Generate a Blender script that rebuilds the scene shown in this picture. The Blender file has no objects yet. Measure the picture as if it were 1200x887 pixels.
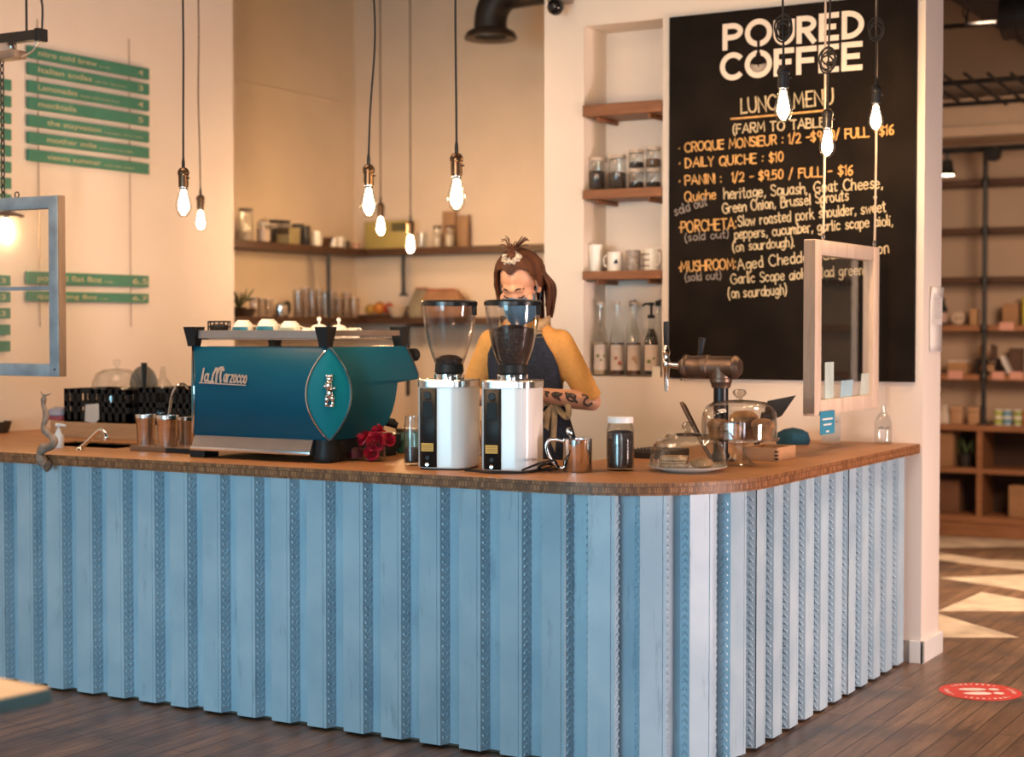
import bpy, bmesh, math, random
from mathutils import Vector, Matrix, Euler
random.seed(7)
PI = math.pi
S = bpy.context.scene
COL = S.collection

# ------------------------------------------------------------------ camera, world, light, exposure
F_PX, CAM_H, YAW, PITCH = 1950.0, 1.5, math.radians(30), math.radians(1.78)
cam_d = bpy.data.cameras.new('camera'); cam = bpy.data.objects.new('camera', cam_d); COL.objects.link(cam)
cam.location = (0, 0, CAM_H); cam.rotation_euler = (PI/2 - PITCH, 0, YAW)
cam_d.sensor_width = 36; cam_d.lens = 36*F_PX/1200
cam_d.dof.use_dof = True; cam_d.dof.focus_distance = 6.05; cam_d.dof.aperture_fstop = 1.8
S.camera = cam
S.view_settings.view_transform = 'Standard'; S.view_settings.look = 'None'
S.view_settings.gamma = 1; S.view_settings.exposure = 0.0; S.view_settings.use_curve_mapping = False
S.cycles.use_denoising = True
S.cycles.max_bounces = 10; S.cycles.transparent_max_bounces = 24
S.cycles.caustics_reflective = False; S.cycles.caustics_refractive = False
S.cycles.sample_clamp_indirect = 6

world = bpy.data.worlds.new('world'); S.world = world; world.use_nodes = True
world.node_tree.nodes['Background'].inputs[0].default_value = (0.94, 0.98, 1.0, 1)
world.node_tree.nodes['Background'].inputs[1].default_value = 0.07

def area(name, loc, target, size, size_y, power, col, spread=PI):
    d = bpy.data.lights.new(name, 'AREA'); d.shape = 'RECTANGLE'; d.size = size; d.size_y = size_y
    d.energy = power; d.color = col; d.spread = spread
    o = bpy.data.objects.new(name, d); COL.objects.link(o); o.location = loc
    o.rotation_euler = (Vector(target) - Vector(loc)).to_track_quat('-Z', 'Y').to_euler()
    return o
COOL = (0.44, 0.82, 1.0); DAY = (1.0, 0.72, 0.64); WARM = (1.0, 0.58, 0.32)
# shop-front windows behind and to the right of the camera
area('daylight_window', (-5.1, -2.6, 1.2), (-4.6, 5, 0.2), 2.2, 2.0, 9, COOL, 1.2)
area('daylight_window', (-2.9, -2.6, 1.2), (-3.4, 5, 0.2), 2.0, 2.0, 42, COOL, 1.2)
area('daylight_window', (3.2, 5.5, 0.62), (-2.2, 6.2, 0.5), 0.8, 1.2, 76, DAY, 1.4)
for wx, wp in ((-3.9, 8), (-0.8, 16), (1.9, 30), (4.4, 75)): area('reflection_fill', (wx, -3.0, 1.7), (wx-.6, 5, 1.5), 1.4, 2.4, wp, (.95, .96, 1.0))  # extra panes added out of view, for chrome reflections and neutral fill
# warm fill lights added out of view, with no fixtures behind them
area('ceiling_fill', (-3.3, 2.2, 3.6), (-3.3, 2.3, 0), .5, .5, 12, (1.0, .74, .52), .9)  # added to brighten the foreground table top
area('ceiling_fill', (-4.4, 4.4, 3.8), (-4.4, 4.4, 0), 1.6, 1.6, 52, (1.0, .68, .46))  # added overhead fill for the warm ambient light
area('ceiling_fill', (-2.2, 5.4, 3.8), (-2.2, 5.4, 0), 1.6, 1.6, 10, WARM)  # second overhead fill, weaker, also added
area('room_fill', (-2.6, 2.2, 2.3), (-3.6, 7.4, 1.95), .8, .5, 4, WARM, .75)  # added beam lifting the niche and menu wall above the counter
area('alcove_fill', (-4.3, 5.9, 3.4), (-5.7, 9.2, 1.1), .5, .3, 5, WARM, 1.1)  # added fill that lifts the lower alcove, no lamp hangs here
area('room_fill', (-1.3, 8.8, 2.3), (-2.8, 12.2, 1.35), .9, .9, 26, (1.0, .68, .46), 1.7)  # added fill for the far shelves, outside the view
area('ceiling_fill', (-2.2, 9.4, 3.3), (-2.2, 9.4, 0), .6, .6, 60, (1.0, .70, .47), 1.5)  # added downward fill for the far room's floor
area('ceiling_fill', (-0.9, 6.7, 3.7), (-1.0, 6.7, 0), .6, .6, 24, (1.0, .70, .50), 1.3)  # added downward fill for the planks and wall end by the sticker

# measured picture points -> points on a known plane of the place
_fw = Vector((-math.sin(YAW)*math.cos(PITCH), math.cos(YAW)*math.cos(PITCH), -math.sin(PITCH)))
_rt = Vector((math.cos(YAW), math.sin(YAW), 0)); _up = _rt.cross(_fw)
def _ray(x, y): return _fw + _rt*((x-600)/F_PX) - _up*((y-443.5)/F_PX)
def on_x(x, y, X): d = _ray(x, y); return Vector((0,0,CAM_H)) + d*(X/d.x)
def on_y(x, y, Y): d = _ray(x, y); return Vector((0,0,CAM_H)) + d*(Y/d.y)
def on_z(x, y, Z): d = _ray(x, y); return Vector((0,0,CAM_H)) + d*((Z-CAM_H)/d.z)

# ------------------------------------------------------------------ materials
MATS = {}
def sock(n, *names):
    for a in names:
        if a in n.inputs: return n.inputs[a]
def mat(name, col, rough=0.5, metal=0.0, var=0.12, scale=8.0, bump=0.0, coat=0.0, col2=None, stretch=None, emit=None, trans=0.0, spec=None):
    """noise-mottled principled surface"""
    if name in MATS: return MATS[name]
    m = bpy.data.materials.new(name); m.use_nodes = True; nt = m.node_tree
    b = nt.nodes['Principled BSDF']
    tc = nt.nodes.new('ShaderNodeTexCoord'); mp = nt.nodes.new('ShaderNodeMapping')
    nt.links.new(tc.outputs['Object'], mp.inputs[0])
    if stretch: mp.inputs['Scale'].default_value = stretch
    nz = nt.nodes.new('ShaderNodeTexNoise'); nz.inputs['Scale'].default_value = scale; nz.inputs['Detail'].default_value = 5
    nt.links.new(mp.outputs[0], nz.inputs['Vector'])
    rp = nt.nodes.new('ShaderNodeValToRGB'); rp.color_ramp.elements[0].position = .3; rp.color_ramp.elements[1].position = .7
    c2 = col2 or tuple(c*(1-var*2) for c in col)
    c1 = col if col2 else tuple(min(1, c*(1+var*.5)) for c in col)
    rp.color_ramp.elements[0].color = (*c2, 1); rp.color_ramp.elements[1].color = (*c1, 1)
    nt.links.new(nz.outputs['Fac'], rp.inputs[0]); nt.links.new(rp.outputs[0], b.inputs['Base Color'])
    b.inputs['Roughness'].default_value = rough; b.inputs['Metallic'].default_value = metal
    if coat: b.inputs['Coat Weight'].default_value = coat; b.inputs['Coat Roughness'].default_value = .08
    if trans: b.inputs['Transmission Weight'].default_value = trans
    if spec is not None: b.inputs['Specular IOR Level'].default_value = spec
    if emit: b.inputs['Emission Color'].default_value = (*emit[0], 1); b.inputs['Emission Strength'].default_value = emit[1]
    if bump:
        bp = nt.nodes.new('ShaderNodeBump'); bp.inputs['Strength'].default_value = bump; bp.inputs['Distance'].default_value = .01
        nt.links.new(nz.outputs['Fac'], bp.inputs['Height']); nt.links.new(bp.outputs[0], b.inputs['Normal'])
    MATS[name] = m; return m

def glass(name, tint=(0.97, 0.98, 0.98), refl=1.0):
    """thin clear glass: straight transparency plus fresnel reflection"""
    if name in MATS: return MATS[name]
    m = bpy.data.materials.new(name); m.use_nodes = True; nt = m.node_tree
    nt.nodes.remove(nt.nodes['Principled BSDF']); out = nt.nodes['Material Output']
    tr = nt.nodes.new('ShaderNodeBsdfTransparent'); tr.inputs[0].default_value = (*tint, 1)
    gl = nt.nodes.new('ShaderNodeBsdfGlossy'); gl.inputs['Roughness'].default_value = .03
    lw = nt.nodes.new('ShaderNodeLayerWeight'); lw.inputs['Blend'].default_value = .5
    pw = nt.nodes.new('ShaderNodeMath'); pw.operation = 'POWER'; pw.inputs[1].default_value = 3.5; nt.links.new(lw.outputs['Facing'], pw.inputs[0])
    mu = nt.nodes.new('ShaderNodeMath'); mu.operation = 'MULTIPLY_ADD'; mu.inputs[1].default_value = .85*refl; mu.inputs[2].default_value = .05*refl
    nz = nt.nodes.new('ShaderNodeTexNoise'); nz.inputs['Scale'].default_value = 30
    bp = nt.nodes.new('ShaderNodeBump'); bp.inputs['Strength'].default_value = .03; bp.inputs['Distance'].default_value = .005
    nt.links.new(nz.outputs['Fac'], bp.inputs['Height']); nt.links.new(bp.outputs[0], gl.inputs['Normal'])
    mx = nt.nodes.new('ShaderNodeMixShader')
    nt.links.new(pw.outputs[0], mu.inputs[0]); nt.links.new(mu.outputs[0], mx.inputs[0])
    nt.links.new(tr.outputs[0], mx.inputs[1]); nt.links.new(gl.outputs[0], mx.inputs[2]); nt.links.new(mx.outputs[0], out.inputs[0])
    MATS[name] = m; return m

def wood(name, c1, c2, axis='x', scale=14.0, rough=0.5, ring=22.0, coat=0.0):
    """long-grained timber, grain along the given object axis"""
    if name in MATS: return MATS[name]
    m = bpy.data.materials.new(name); m.use_nodes = True; nt = m.node_tree; b = nt.nodes['Principled BSDF']
    tc = nt.nodes.new('ShaderNodeTexCoord'); mp = nt.nodes.new('ShaderNodeMapping')
    nt.links.new(tc.outputs['Object'], mp.inputs[0])
    mp.inputs['Scale'].default_value = {'x': (.12,1,1), 'y': (1,.12,1), 'z': (1,1,.12)}[axis]
    nz = nt.nodes.new('ShaderNodeTexNoise'); nz.inputs['Scale'].default_value = scale*2.2; nz.inputs['Detail'].default_value = 8; nz.inputs['Roughness'].default_value = .65
    nt.links.new(mp.outputs[0], nz.inputs['Vector'])
    rp = nt.nodes.new('ShaderNodeValToRGB'); rp.color_ramp.elements[0].position = .32; rp.color_ramp.elements[1].position = .68
    rp.color_ramp.elements[0].color = (*c2, 1); rp.color_ramp.elements[1].color = (*c1, 1)
    nt.links.new(nz.outputs['Fac'], rp.inputs[0]); nt.links.new(rp.outputs[0], b.inputs['Base Color'])
    b.inputs['Roughness'].default_value = rough
    if coat: b.inputs['Coat Weight'].default_value = coat; b.inputs['Coat Roughness'].default_value = .25
    bp = nt.nodes.new('ShaderNodeBump'); bp.inputs['Strength'].default_value = .15; bp.inputs['Distance'].default_value = .003
    nt.links.new(nz.outputs['Fac'], bp.inputs['Height']); nt.links.new(bp.outputs[0], b.inputs['Normal'])
    MATS[name] = m; return m

def floor_mat():
    m = bpy.data.materials.new('old_plank_floor'); m.use_nodes = True; nt = m.node_tree; b = nt.nodes['Principled BSDF']
    N = nt.nodes.new; L = nt.links.new
    tc = N('ShaderNodeTexCoord'); sp = N('ShaderNodeSeparateXYZ'); cb = N('ShaderNodeCombineXYZ')
    L(tc.outputs['Object'], sp.inputs[0]); L(sp.outputs['Y'], cb.inputs['X']); L(sp.outputs['X'], cb.inputs['Y'])
    br = N('ShaderNodeTexBrick'); L(cb.outputs[0], br.inputs['Vector'])
    br.inputs['Scale'].default_value = 1; br.inputs['Brick Width'].default_value = 1.7; br.inputs['Row Height'].default_value = .083
    br.inputs['Mortar Size'].default_value = .0025; br.inputs['Mortar Smooth'].default_value = .4; br.offset = .37
    br.inputs['Color1'].default_value = (.25,.150,.095,1); br.inputs['Color2'].default_value = (.165,.095,.060,1); br.inputs['Mortar'].default_value = (.02,.012,.008,1)
    mp = N('ShaderNodeMapping'); mp.inputs['Scale'].default_value = (9,.9,1); L(tc.outputs['Object'], mp.inputs[0])
    nz = N('ShaderNodeTexNoise'); nz.inputs['Scale'].default_value = 3; nz.inputs['Detail'].default_value = 9; nz.inputs['Roughness'].default_value = .68
    L(mp.outputs[0], nz.inputs['Vector'])
    r1 = N('ShaderNodeValToRGB'); r1.color_ramp.elements[0].position = .30; r1.color_ramp.elements[1].position = .70
    r1.color_ramp.elements[0].color = (.34,.36,.39,1); r1.color_ramp.elements[1].color = (1.3,1.3,1.28,1); L(nz.outputs['Fac'], r1.inputs[0])
    mx = N('ShaderNodeMixRGB'); mx.blend_type = 'MULTIPLY'; mx.inputs[0].default_value = .9; L(br.outputs['Color'], mx.inputs[1]); L(r1.outputs[0], mx.inputs[2])
    n2 = N('ShaderNodeTexNoise'); n2.inputs['Scale'].default_value = 2.6; n2.inputs['Detail'].default_value = 4; L(tc.outputs['Object'], n2.inputs['Vector'])
    r2 = N('ShaderNodeValToRGB'); r2.color_ramp.elements[0].position = .48; r2.color_ramp.elements[1].position = .68
    L(n2.outputs['Fac'], r2.inputs[0])
    m2 = N('ShaderNodeMixRGB'); m2.inputs[2].default_value = (.048,.044,.043,1)
    mm = N('ShaderNodeMath'); mm.operation = 'MULTIPLY'; mm.inputs[1].default_value = .65; L(r2.outputs[0], mm.inputs[0]); L(mm.outputs[0], m2.inputs[0])
    L(mx.outputs[0], m2.inputs[1]); L(m2.outputs[0], b.inputs['Base Color'])
    b.inputs['Roughness'].default_value = .40
    bp = N('ShaderNodeBump'); bp.inputs['Strength'].default_value = .35; bp.inputs['Distance'].default_value = .004
    L(br.outputs['Fac'], bp.inputs['Height']); bp.invert = True; L(bp.outputs[0], b.inputs['Normal'])
    return m

def edge_mat():
    """end-on laminated strips of the worktop edge: two layers of short dashes"""
    m = bpy.data.materials.new('laminated_edge'); m.use_nodes = True; nt = m.node_tree; b = nt.nodes['Principled BSDF']
    N = nt.nodes.new; L = nt.links.new
    tc = N('ShaderNodeTexCoord'); sp = N('ShaderNodeSeparateXYZ'); ad = N('ShaderNodeMath'); cb = N('ShaderNodeCombineXYZ')
    L(tc.outputs['Object'], sp.inputs[0]); L(sp.outputs['X'], ad.inputs[0]); L(sp.outputs['Y'], ad.inputs[1])
    L(ad.outputs[0], cb.inputs['X']); L(sp.outputs['Z'], cb.inputs['Y'])
    br = N('ShaderNodeTexBrick'); L(cb.outputs[0], br.inputs['Vector']); br.offset = .43
    br.inputs['Scale'].default_value = 1; br.inputs['Brick Width'].default_value = .013; br.inputs['Row Height'].default_value = .021
    br.inputs['Mortar Size'].default_value = .0012; br.inputs['Bias'].default_value = -.1
    br.inputs['Color1'].default_value = (.40,.175,.070,1); br.inputs['Color2'].default_value = (.16,.060,.022,1); br.inputs['Mortar'].default_value = (.12,.048,.018,1)
    nz = N('ShaderNodeTexNoise'); nz.inputs['Scale'].default_value = 60; L(tc.outputs['Object'], nz.inputs['Vector'])
    r1 = N('ShaderNodeValToRGB'); r1.color_ramp.elements[0].color = (.5,.5,.5,1); r1.color_ramp.elements[1].color = (1.2,1.2,1.2,1); L(nz.outputs['Fac'], r1.inputs[0])
    mx = N('ShaderNodeMixRGB'); mx.blend_type = 'MULTIPLY'; mx.inputs[0].default_value = 1; L(br.outputs['Color'], mx.inputs[1]); L(r1.outputs[0], mx.inputs[2])
    L(mx.outputs[0], b.inputs['Base Color']); b.inputs['Roughness'].default_value = .5
    return m

def clad_mat():
    m = bpy.data.materials.new('painted_decking'); m.use_nodes = True; nt = m.node_tree; b = nt.nodes['Principled BSDF']
    N = nt.nodes.new; L = nt.links.new
    tc = N('ShaderNodeTexCoord')
    nz = N('ShaderNodeTexNoise'); nz.inputs['Scale'].default_value = 5; nz.inputs['Detail'].default_value = 6; L(tc.outputs['Object'], nz.inputs['Vector'])
    r = N('ShaderNodeValToRGB'); r.color_ramp.elements[0].position = .35; r.color_ramp.elements[1].position = .66
    r.color_ramp.elements[0].color = (.33,.47,.575,1); r.color_ramp.elements[1].color = (.41,.545,.64,1); L(nz.outputs['Fac'], r.inputs[0])
    mp = N('ShaderNodeMapping'); mp.inputs['Scale'].default_value = (6,6,.9); L(tc.outputs['Object'], mp.inputs[0])
    n2 = N('ShaderNodeTexNoise'); n2.inputs['Scale'].default_value = 4.2; n2.inputs['Detail'].default_value = 8; n2.inputs['Roughness'].default_value = .7; L(mp.outputs[0], n2.inputs['Vector'])
    r2 = N('ShaderNodeValToRGB'); r2.color_ramp.elements[0].position = .58; r2.color_ramp.elements[1].position = .74; L(n2.outputs['Fac'], r2.inputs[0])
    mu = N('ShaderNodeMath'); mu.operation = 'MULTIPLY'; mu.inputs[1].default_value = .6; L(r2.outputs[0], mu.inputs[0])
    mx = N('ShaderNodeMixRGB'); mx.inputs[2].default_value = (.12,.17,.23,1); L(mu.outputs[0], mx.inputs[0]); L(r.outputs[0], mx.inputs[1])
    L(mx.outputs[0], b.inputs['Base Color']); b.inputs['Roughness'].default_value = .42
    return m

WALL = mat('warm_white_plaster', (.80,.715,.635), .75, var=.02, scale=3, bump=.02)
WALL_IN = mat('alcove_plaster', (.78,.65,.52), .8, var=.03, scale=3, bump=.02)
TRIM = mat('white_trim_paint', (.80,.78,.75), .5, var=.03)
CEIL = mat('dark_ceiling_paint', (.045,.032,.024), .9, var=.1)
CEILM = mat('ceiling_plaster', (.42,.33,.26), .9, var=.05)
BLACK = mat('black_metal', (.012,.012,.013), .4, var=.2)
BLKPL = mat('black_plastic', (.010,.012,.014), .5, var=.2, spec=.3)
BRASS = mat('aged_bronze', (.16,.10,.06), .35, 1.0, var=.2)
CHROME = mat('chrome', (.86,.86,.86), .08, 1.0, var=.02)
STEEL = mat('brushed_steel', (.80,.79,.78), .22, 1.0, var=.08, stretch=(1,1,12))
SATIN = mat('satin_steel_sheet', (.50,.46,.44), .4, 1.0, var=.06)
GLASS = glass('clear_glass')
KNOBG = glass('knob_glass', (.80,.78,.74), 2.2)
DOMEG = glass('dome_glass', (.975,.975,.97), 1.35)
GLASSD = glass('smoky_hopper_glass', (.93,.93,.94))
PANE = glass('window_pane', (.985,.99,.99), .7)
SHELFW = wood('shelf_wood', (.30,.125,.050), (.17,.065,.026), 'x')
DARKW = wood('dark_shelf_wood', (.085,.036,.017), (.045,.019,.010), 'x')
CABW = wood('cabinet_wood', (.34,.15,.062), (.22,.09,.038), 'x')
TRAYW = wood('tray_wood', (.25,.13,.07), (.15,.075,.04), 'x')
LIGHTW = wood('pale_wood', (.52,.30,.16), (.40,.22,.11), 'x')
WHITEW = wood('whitewashed_wood', (.74,.60,.48), (.58,.44,.33), 'z')
GREYW = wood('weathered_grey_wood', (.30,.21,.15), (.20,.14,.10), 'z')
BLUEW = mat('blue_painted_frame', (.30,.37,.43), .6, var=.15, scale=12)
PORC = mat('white_porcelain', (.82,.79,.72), .25, var=.03, coat=.3)
WHITEP = mat('white_plastic', (.80,.80,.80), .35, var=.02)
BEANS = mat('coffee_beans', (.050,.024,.014), .45, var=.5, scale=90, bump=1.0, col2=(.012,.006,.004))
GROUNDS = mat('coffee_grounds', (.035,.02,.013), .9, var=.5, scale=120, bump=.6)
PAPER = mat('paper', (.74,.70,.66), .8, var=.04)
TEALP = mat('teal_slat_paint', (.055,.24,.165), .6, var=.12, scale=6)
CREAM = mat('cream_lettering', (.50,.46,.30), .7, var=.05)

# ------------------------------------------------------------------ mesh builder
class MB:
    def __init__(s): s.v = []; s.f = []; s.m = []; s.cur = 0
    def add(s, vs, fs):
        o = len(s.v); s.v += [tuple(v) for v in vs]; s.f += [tuple(i+o for i in f) for f in fs]; s.m += [s.cur]*len(fs); return s
    def box(s, x0, x1, y0, y1, z0, z1, bev=0.0):
        if bev <= 0:
            vs = [(x,y,z) for z in (z0,z1) for y in (y0,y1) for x in (x0,x1)]
            return s.add(vs, [(0,2,3,1),(4,5,7,6),(0,1,5,4),(2,6,7,3),(0,4,6,2),(1,3,7,5)])
        b = bmesh.new(); bmesh.ops.create_cube(b, size=1)
        for v in b.verts: v.co = Vector(((x0+x1)/2+v.co.x*(x1-x0), (y0+y1)/2+v.co.y*(y1-y0), (z0+z1)/2+v.co.z*(z1-z0)))
        bmesh.ops.bevel(b, geom=b.edges[:], offset=min(bev, .45*min(x1-x0,y1-y0,z1-z0)), segments=2, profile=.5, affect='EDGES')
        s.bm(b); return s
    def bm(s, b, M=None):
        b.verts.ensure_lookup_table(); b.verts.index_update()
        s.add([(M @ v.co) if M else v.co for v in b.verts], [[v.index for v in f.verts] for f in b.faces]); b.free(); return s
    def mesh(s, o, M):
        s.add([M @ Vector(v) for v in o.v], o.f); return s
    def lathe(s, prof, seg=24, c=(0,0,0), M=None, a0=0, ripple=0, nr=0):
        vs = []; fs = []; rows = []
        for r, z in prof:
            if r < 1e-6: rows.append([len(vs)]); vs.append(Vector((0,0,z)))
            else:
                rows.append(list(range(len(vs), len(vs)+seg)))
                for k in range(seg):
                    a = a0+2*PI*k/seg; rr = r*(1+ripple*math.cos(nr*a)); vs.append(Vector((rr*math.cos(a), rr*math.sin(a), z)))
        for A, B in zip(rows, rows[1:]):
            for k in range(seg):
                k2 = (k+1) % seg
                if len(A) == 1 and len(B) == 1: break
                if len(A) == 1: fs.append((A[0], B[k2], B[k]))
                elif len(B) == 1: fs.append((A[k], A[k2], B[0]))
                else: fs.append((A[k], A[k2], B[k2], B[k]))
        c = Vector(c)
        s.add([(M @ v if M else v)+c for v in vs], fs); return s
    def tube(s, pts, r, seg=8, caps=True, flat=1.0):
        pts = [Vector(p) for p in pts]; n = len(pts); rs = r if isinstance(r, (list,tuple)) else [r]*n
        vs = []; fs = []; ref = None
        for i, p in enumerate(pts):
            t = (pts[min(i+1,n-1)] - pts[max(i-1,0)]).normalized()
            if ref is None: ref = Vector((0,0,1)) if abs(t.z) < .9 else Vector((1,0,0))
            u = (ref - t*ref.dot(t))
            u = u.normalized() if u.length > 1e-5 else t.orthogonal().normalized()
            w = t.cross(u); ref = u
            for k in range(seg):
                a = 2*PI*k/seg; vs.append(p + u*math.cos(a)*rs[i] + w*math.sin(a)*rs[i]*flat)
        for i in range(n-1):
            for k in range(seg):
                k2 = (k+1) % seg; fs.append((i*seg+k, i*seg+k2, (i+1)*seg+k2, (i+1)*seg+k))
        if caps: fs.append(tuple(range(seg-1,-1,-1))); fs.append(tuple((n-1)*seg+k for k in range(seg)))
        s.add(vs, fs); return s
    def ring(s, c, R, r, axis='z', n=20, seg=8, sc=(1,1)):
        pts = []
        for k in range(n+1):
            a = 2*PI*k/n; u, v = R*math.cos(a)*sc[0], R*math.sin(a)*sc[1]
            pts.append(Vector(c)+Vector({'z': (u,v,0), 'y': (u,0,v), 'x': (0,u,v)}[axis]))
        return s.tube(pts, r, seg, caps=False)
    def ball(s, c, r, seg=16, rows=10, M=None):
        r3 = r if isinstance(r, (tuple,list)) else (r,r,r)
        prof = [(math.sin(PI*i/rows), -math.cos(PI*i/rows)) for i in range(rows+1)]
        prof[0] = (0,-1); prof[-1] = (0,1)
        Mx = (M or Matrix.Identity(4)) @ Matrix.Diagonal((*r3,1))
        return s.lathe(prof, seg, c, Mx)
    def prism(s, out, z0, z1, M=None):
        n = len(out); vs = [Vector((x,y,z0)) for x,y in out]+[Vector((x,y,z1)) for x,y in out]
        fs = [tuple(range(n-1,-1,-1)), tuple(range(n,2*n))]+[(i,(i+1)%n,n+(i+1)%n,n+i) for i in range(n)]
        return s.add([M @ v for v in vs] if M else vs, fs)
    def loft(s, rings, caps=True):
        n = len(rings[0]); vs = [p for r in rings for p in r]; fs = []
        for i in range(len(rings)-1):
            for k in range(n):
                k2 = (k+1) % n; fs.append((i*n+k, i*n+k2, (i+1)*n+k2, (i+1)*n+k))
        if caps: fs.append(tuple(range(n-1,-1,-1))); fs.append(tuple((len(rings)-1)*n+k for k in range(n)))
        return s.add(vs, fs)
    def grid(s, rows, closed=False):
        n = len(rows[0]); vs = [p for r in rows for p in r]; fs = []
        for i in range(len(rows)-1):
            for k in range(n if closed else n-1):
                k2 = (k+1) % n; fs.append((i*n+k, i*n+k2, (i+1)*n+k2, (i+1)*n+k))
        return s.add(vs, fs)

def link(name, mb, m, parent=None, loc=(0,0,0), rz=0, smooth=.7, recalc=True):
    me = bpy.data.meshes.new(name); me.from_pydata(mb.v, [], mb.f); me.update()
    for x in (m if isinstance(m, (list,tuple)) else [m]): me.materials.append(x)
    if any(mb.m): me.polygons.foreach_set('material_index', mb.m)
    if recalc:
        b = bmesh.new(); b.from_mesh(me); bmesh.ops.recalc_face_normals(b, faces=b.faces); b.to_mesh(me); b.free()
    if smooth:
        me.shade_smooth(); me.set_sharp_from_angle(angle=smooth)
    o = bpy.data.objects.new(name, me); COL.objects.link(o)
    o.location = loc; o.rotation_euler = (0,0,rz)
    if parent: o.parent = parent
    return o
def tag(o, label, cat, group=None, kind=None):
    o['label'] = label; o['category'] = cat
    if group: o['group'] = group
    if kind: o['kind'] = kind
    return o
def thing(name, label, cat, loc=(0,0,0), rz=0, group=None):
    o = bpy.data.objects.new(name, None); COL.objects.link(o); o.location = loc; o.rotation_euler = (0,0,rz)
    o.empty_display_size = .05
    return tag(o, label, cat, group)
def part(name, mb, m, parent, label=None, **k):
    o = link(name, mb, m, parent, **k)
    if label: o['label'] = label
    return o
def solo(name, mb, m, label, cat, loc=(0,0,0), rz=0, group=None, **k): return tag(link(name, mb, m, None, loc, rz, **k), label, cat, group)
def struct(name, mb, m, **k): o = link(name, mb, m, smooth=0, **k); o['kind'] = 'structure'; return o
def dup(root, loc, rz, label, group=None):
    r = root.copy(); COL.objects.link(r); r.location = loc; r.rotation_euler = (0,0,rz); r['label'] = label
    if group: r['group'] = group
    for ch in list(root.children):
        c = ch.copy(); COL.objects.link(c); c.parent = r
        for g in list(ch.children):
            d = g.copy(); COL.objects.link(d); d.parent = c
    return r
def solidify(o, t, off=0):
    md = o.modifiers.new('thickness', 'SOLIDIFY'); md.thickness = t; md.offset = off; return o
def RM(ax, a): return Matrix.Rotation(a, 4, ax)
def T(*p): return Matrix.Translation(p)
def curve_pts(ctrl, n=8):
    """Catmull-Rom through control points"""
    P = [Vector(p) for p in ctrl]; P = [P[0]*2-P[1]]+P+[P[-1]*2-P[-2]]; out = []
    for i in range(1, len(P)-2):
        for k in range(n):
            t = k/n; a, b, c, d = P[i-1:i+3]
            out.append(.5*((2*b)+(c-a)*t+(2*a-5*b+4*c-d)*t*t+(3*b-a-3*c+d)*t**3))
    return out+[P[-2]]

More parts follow.
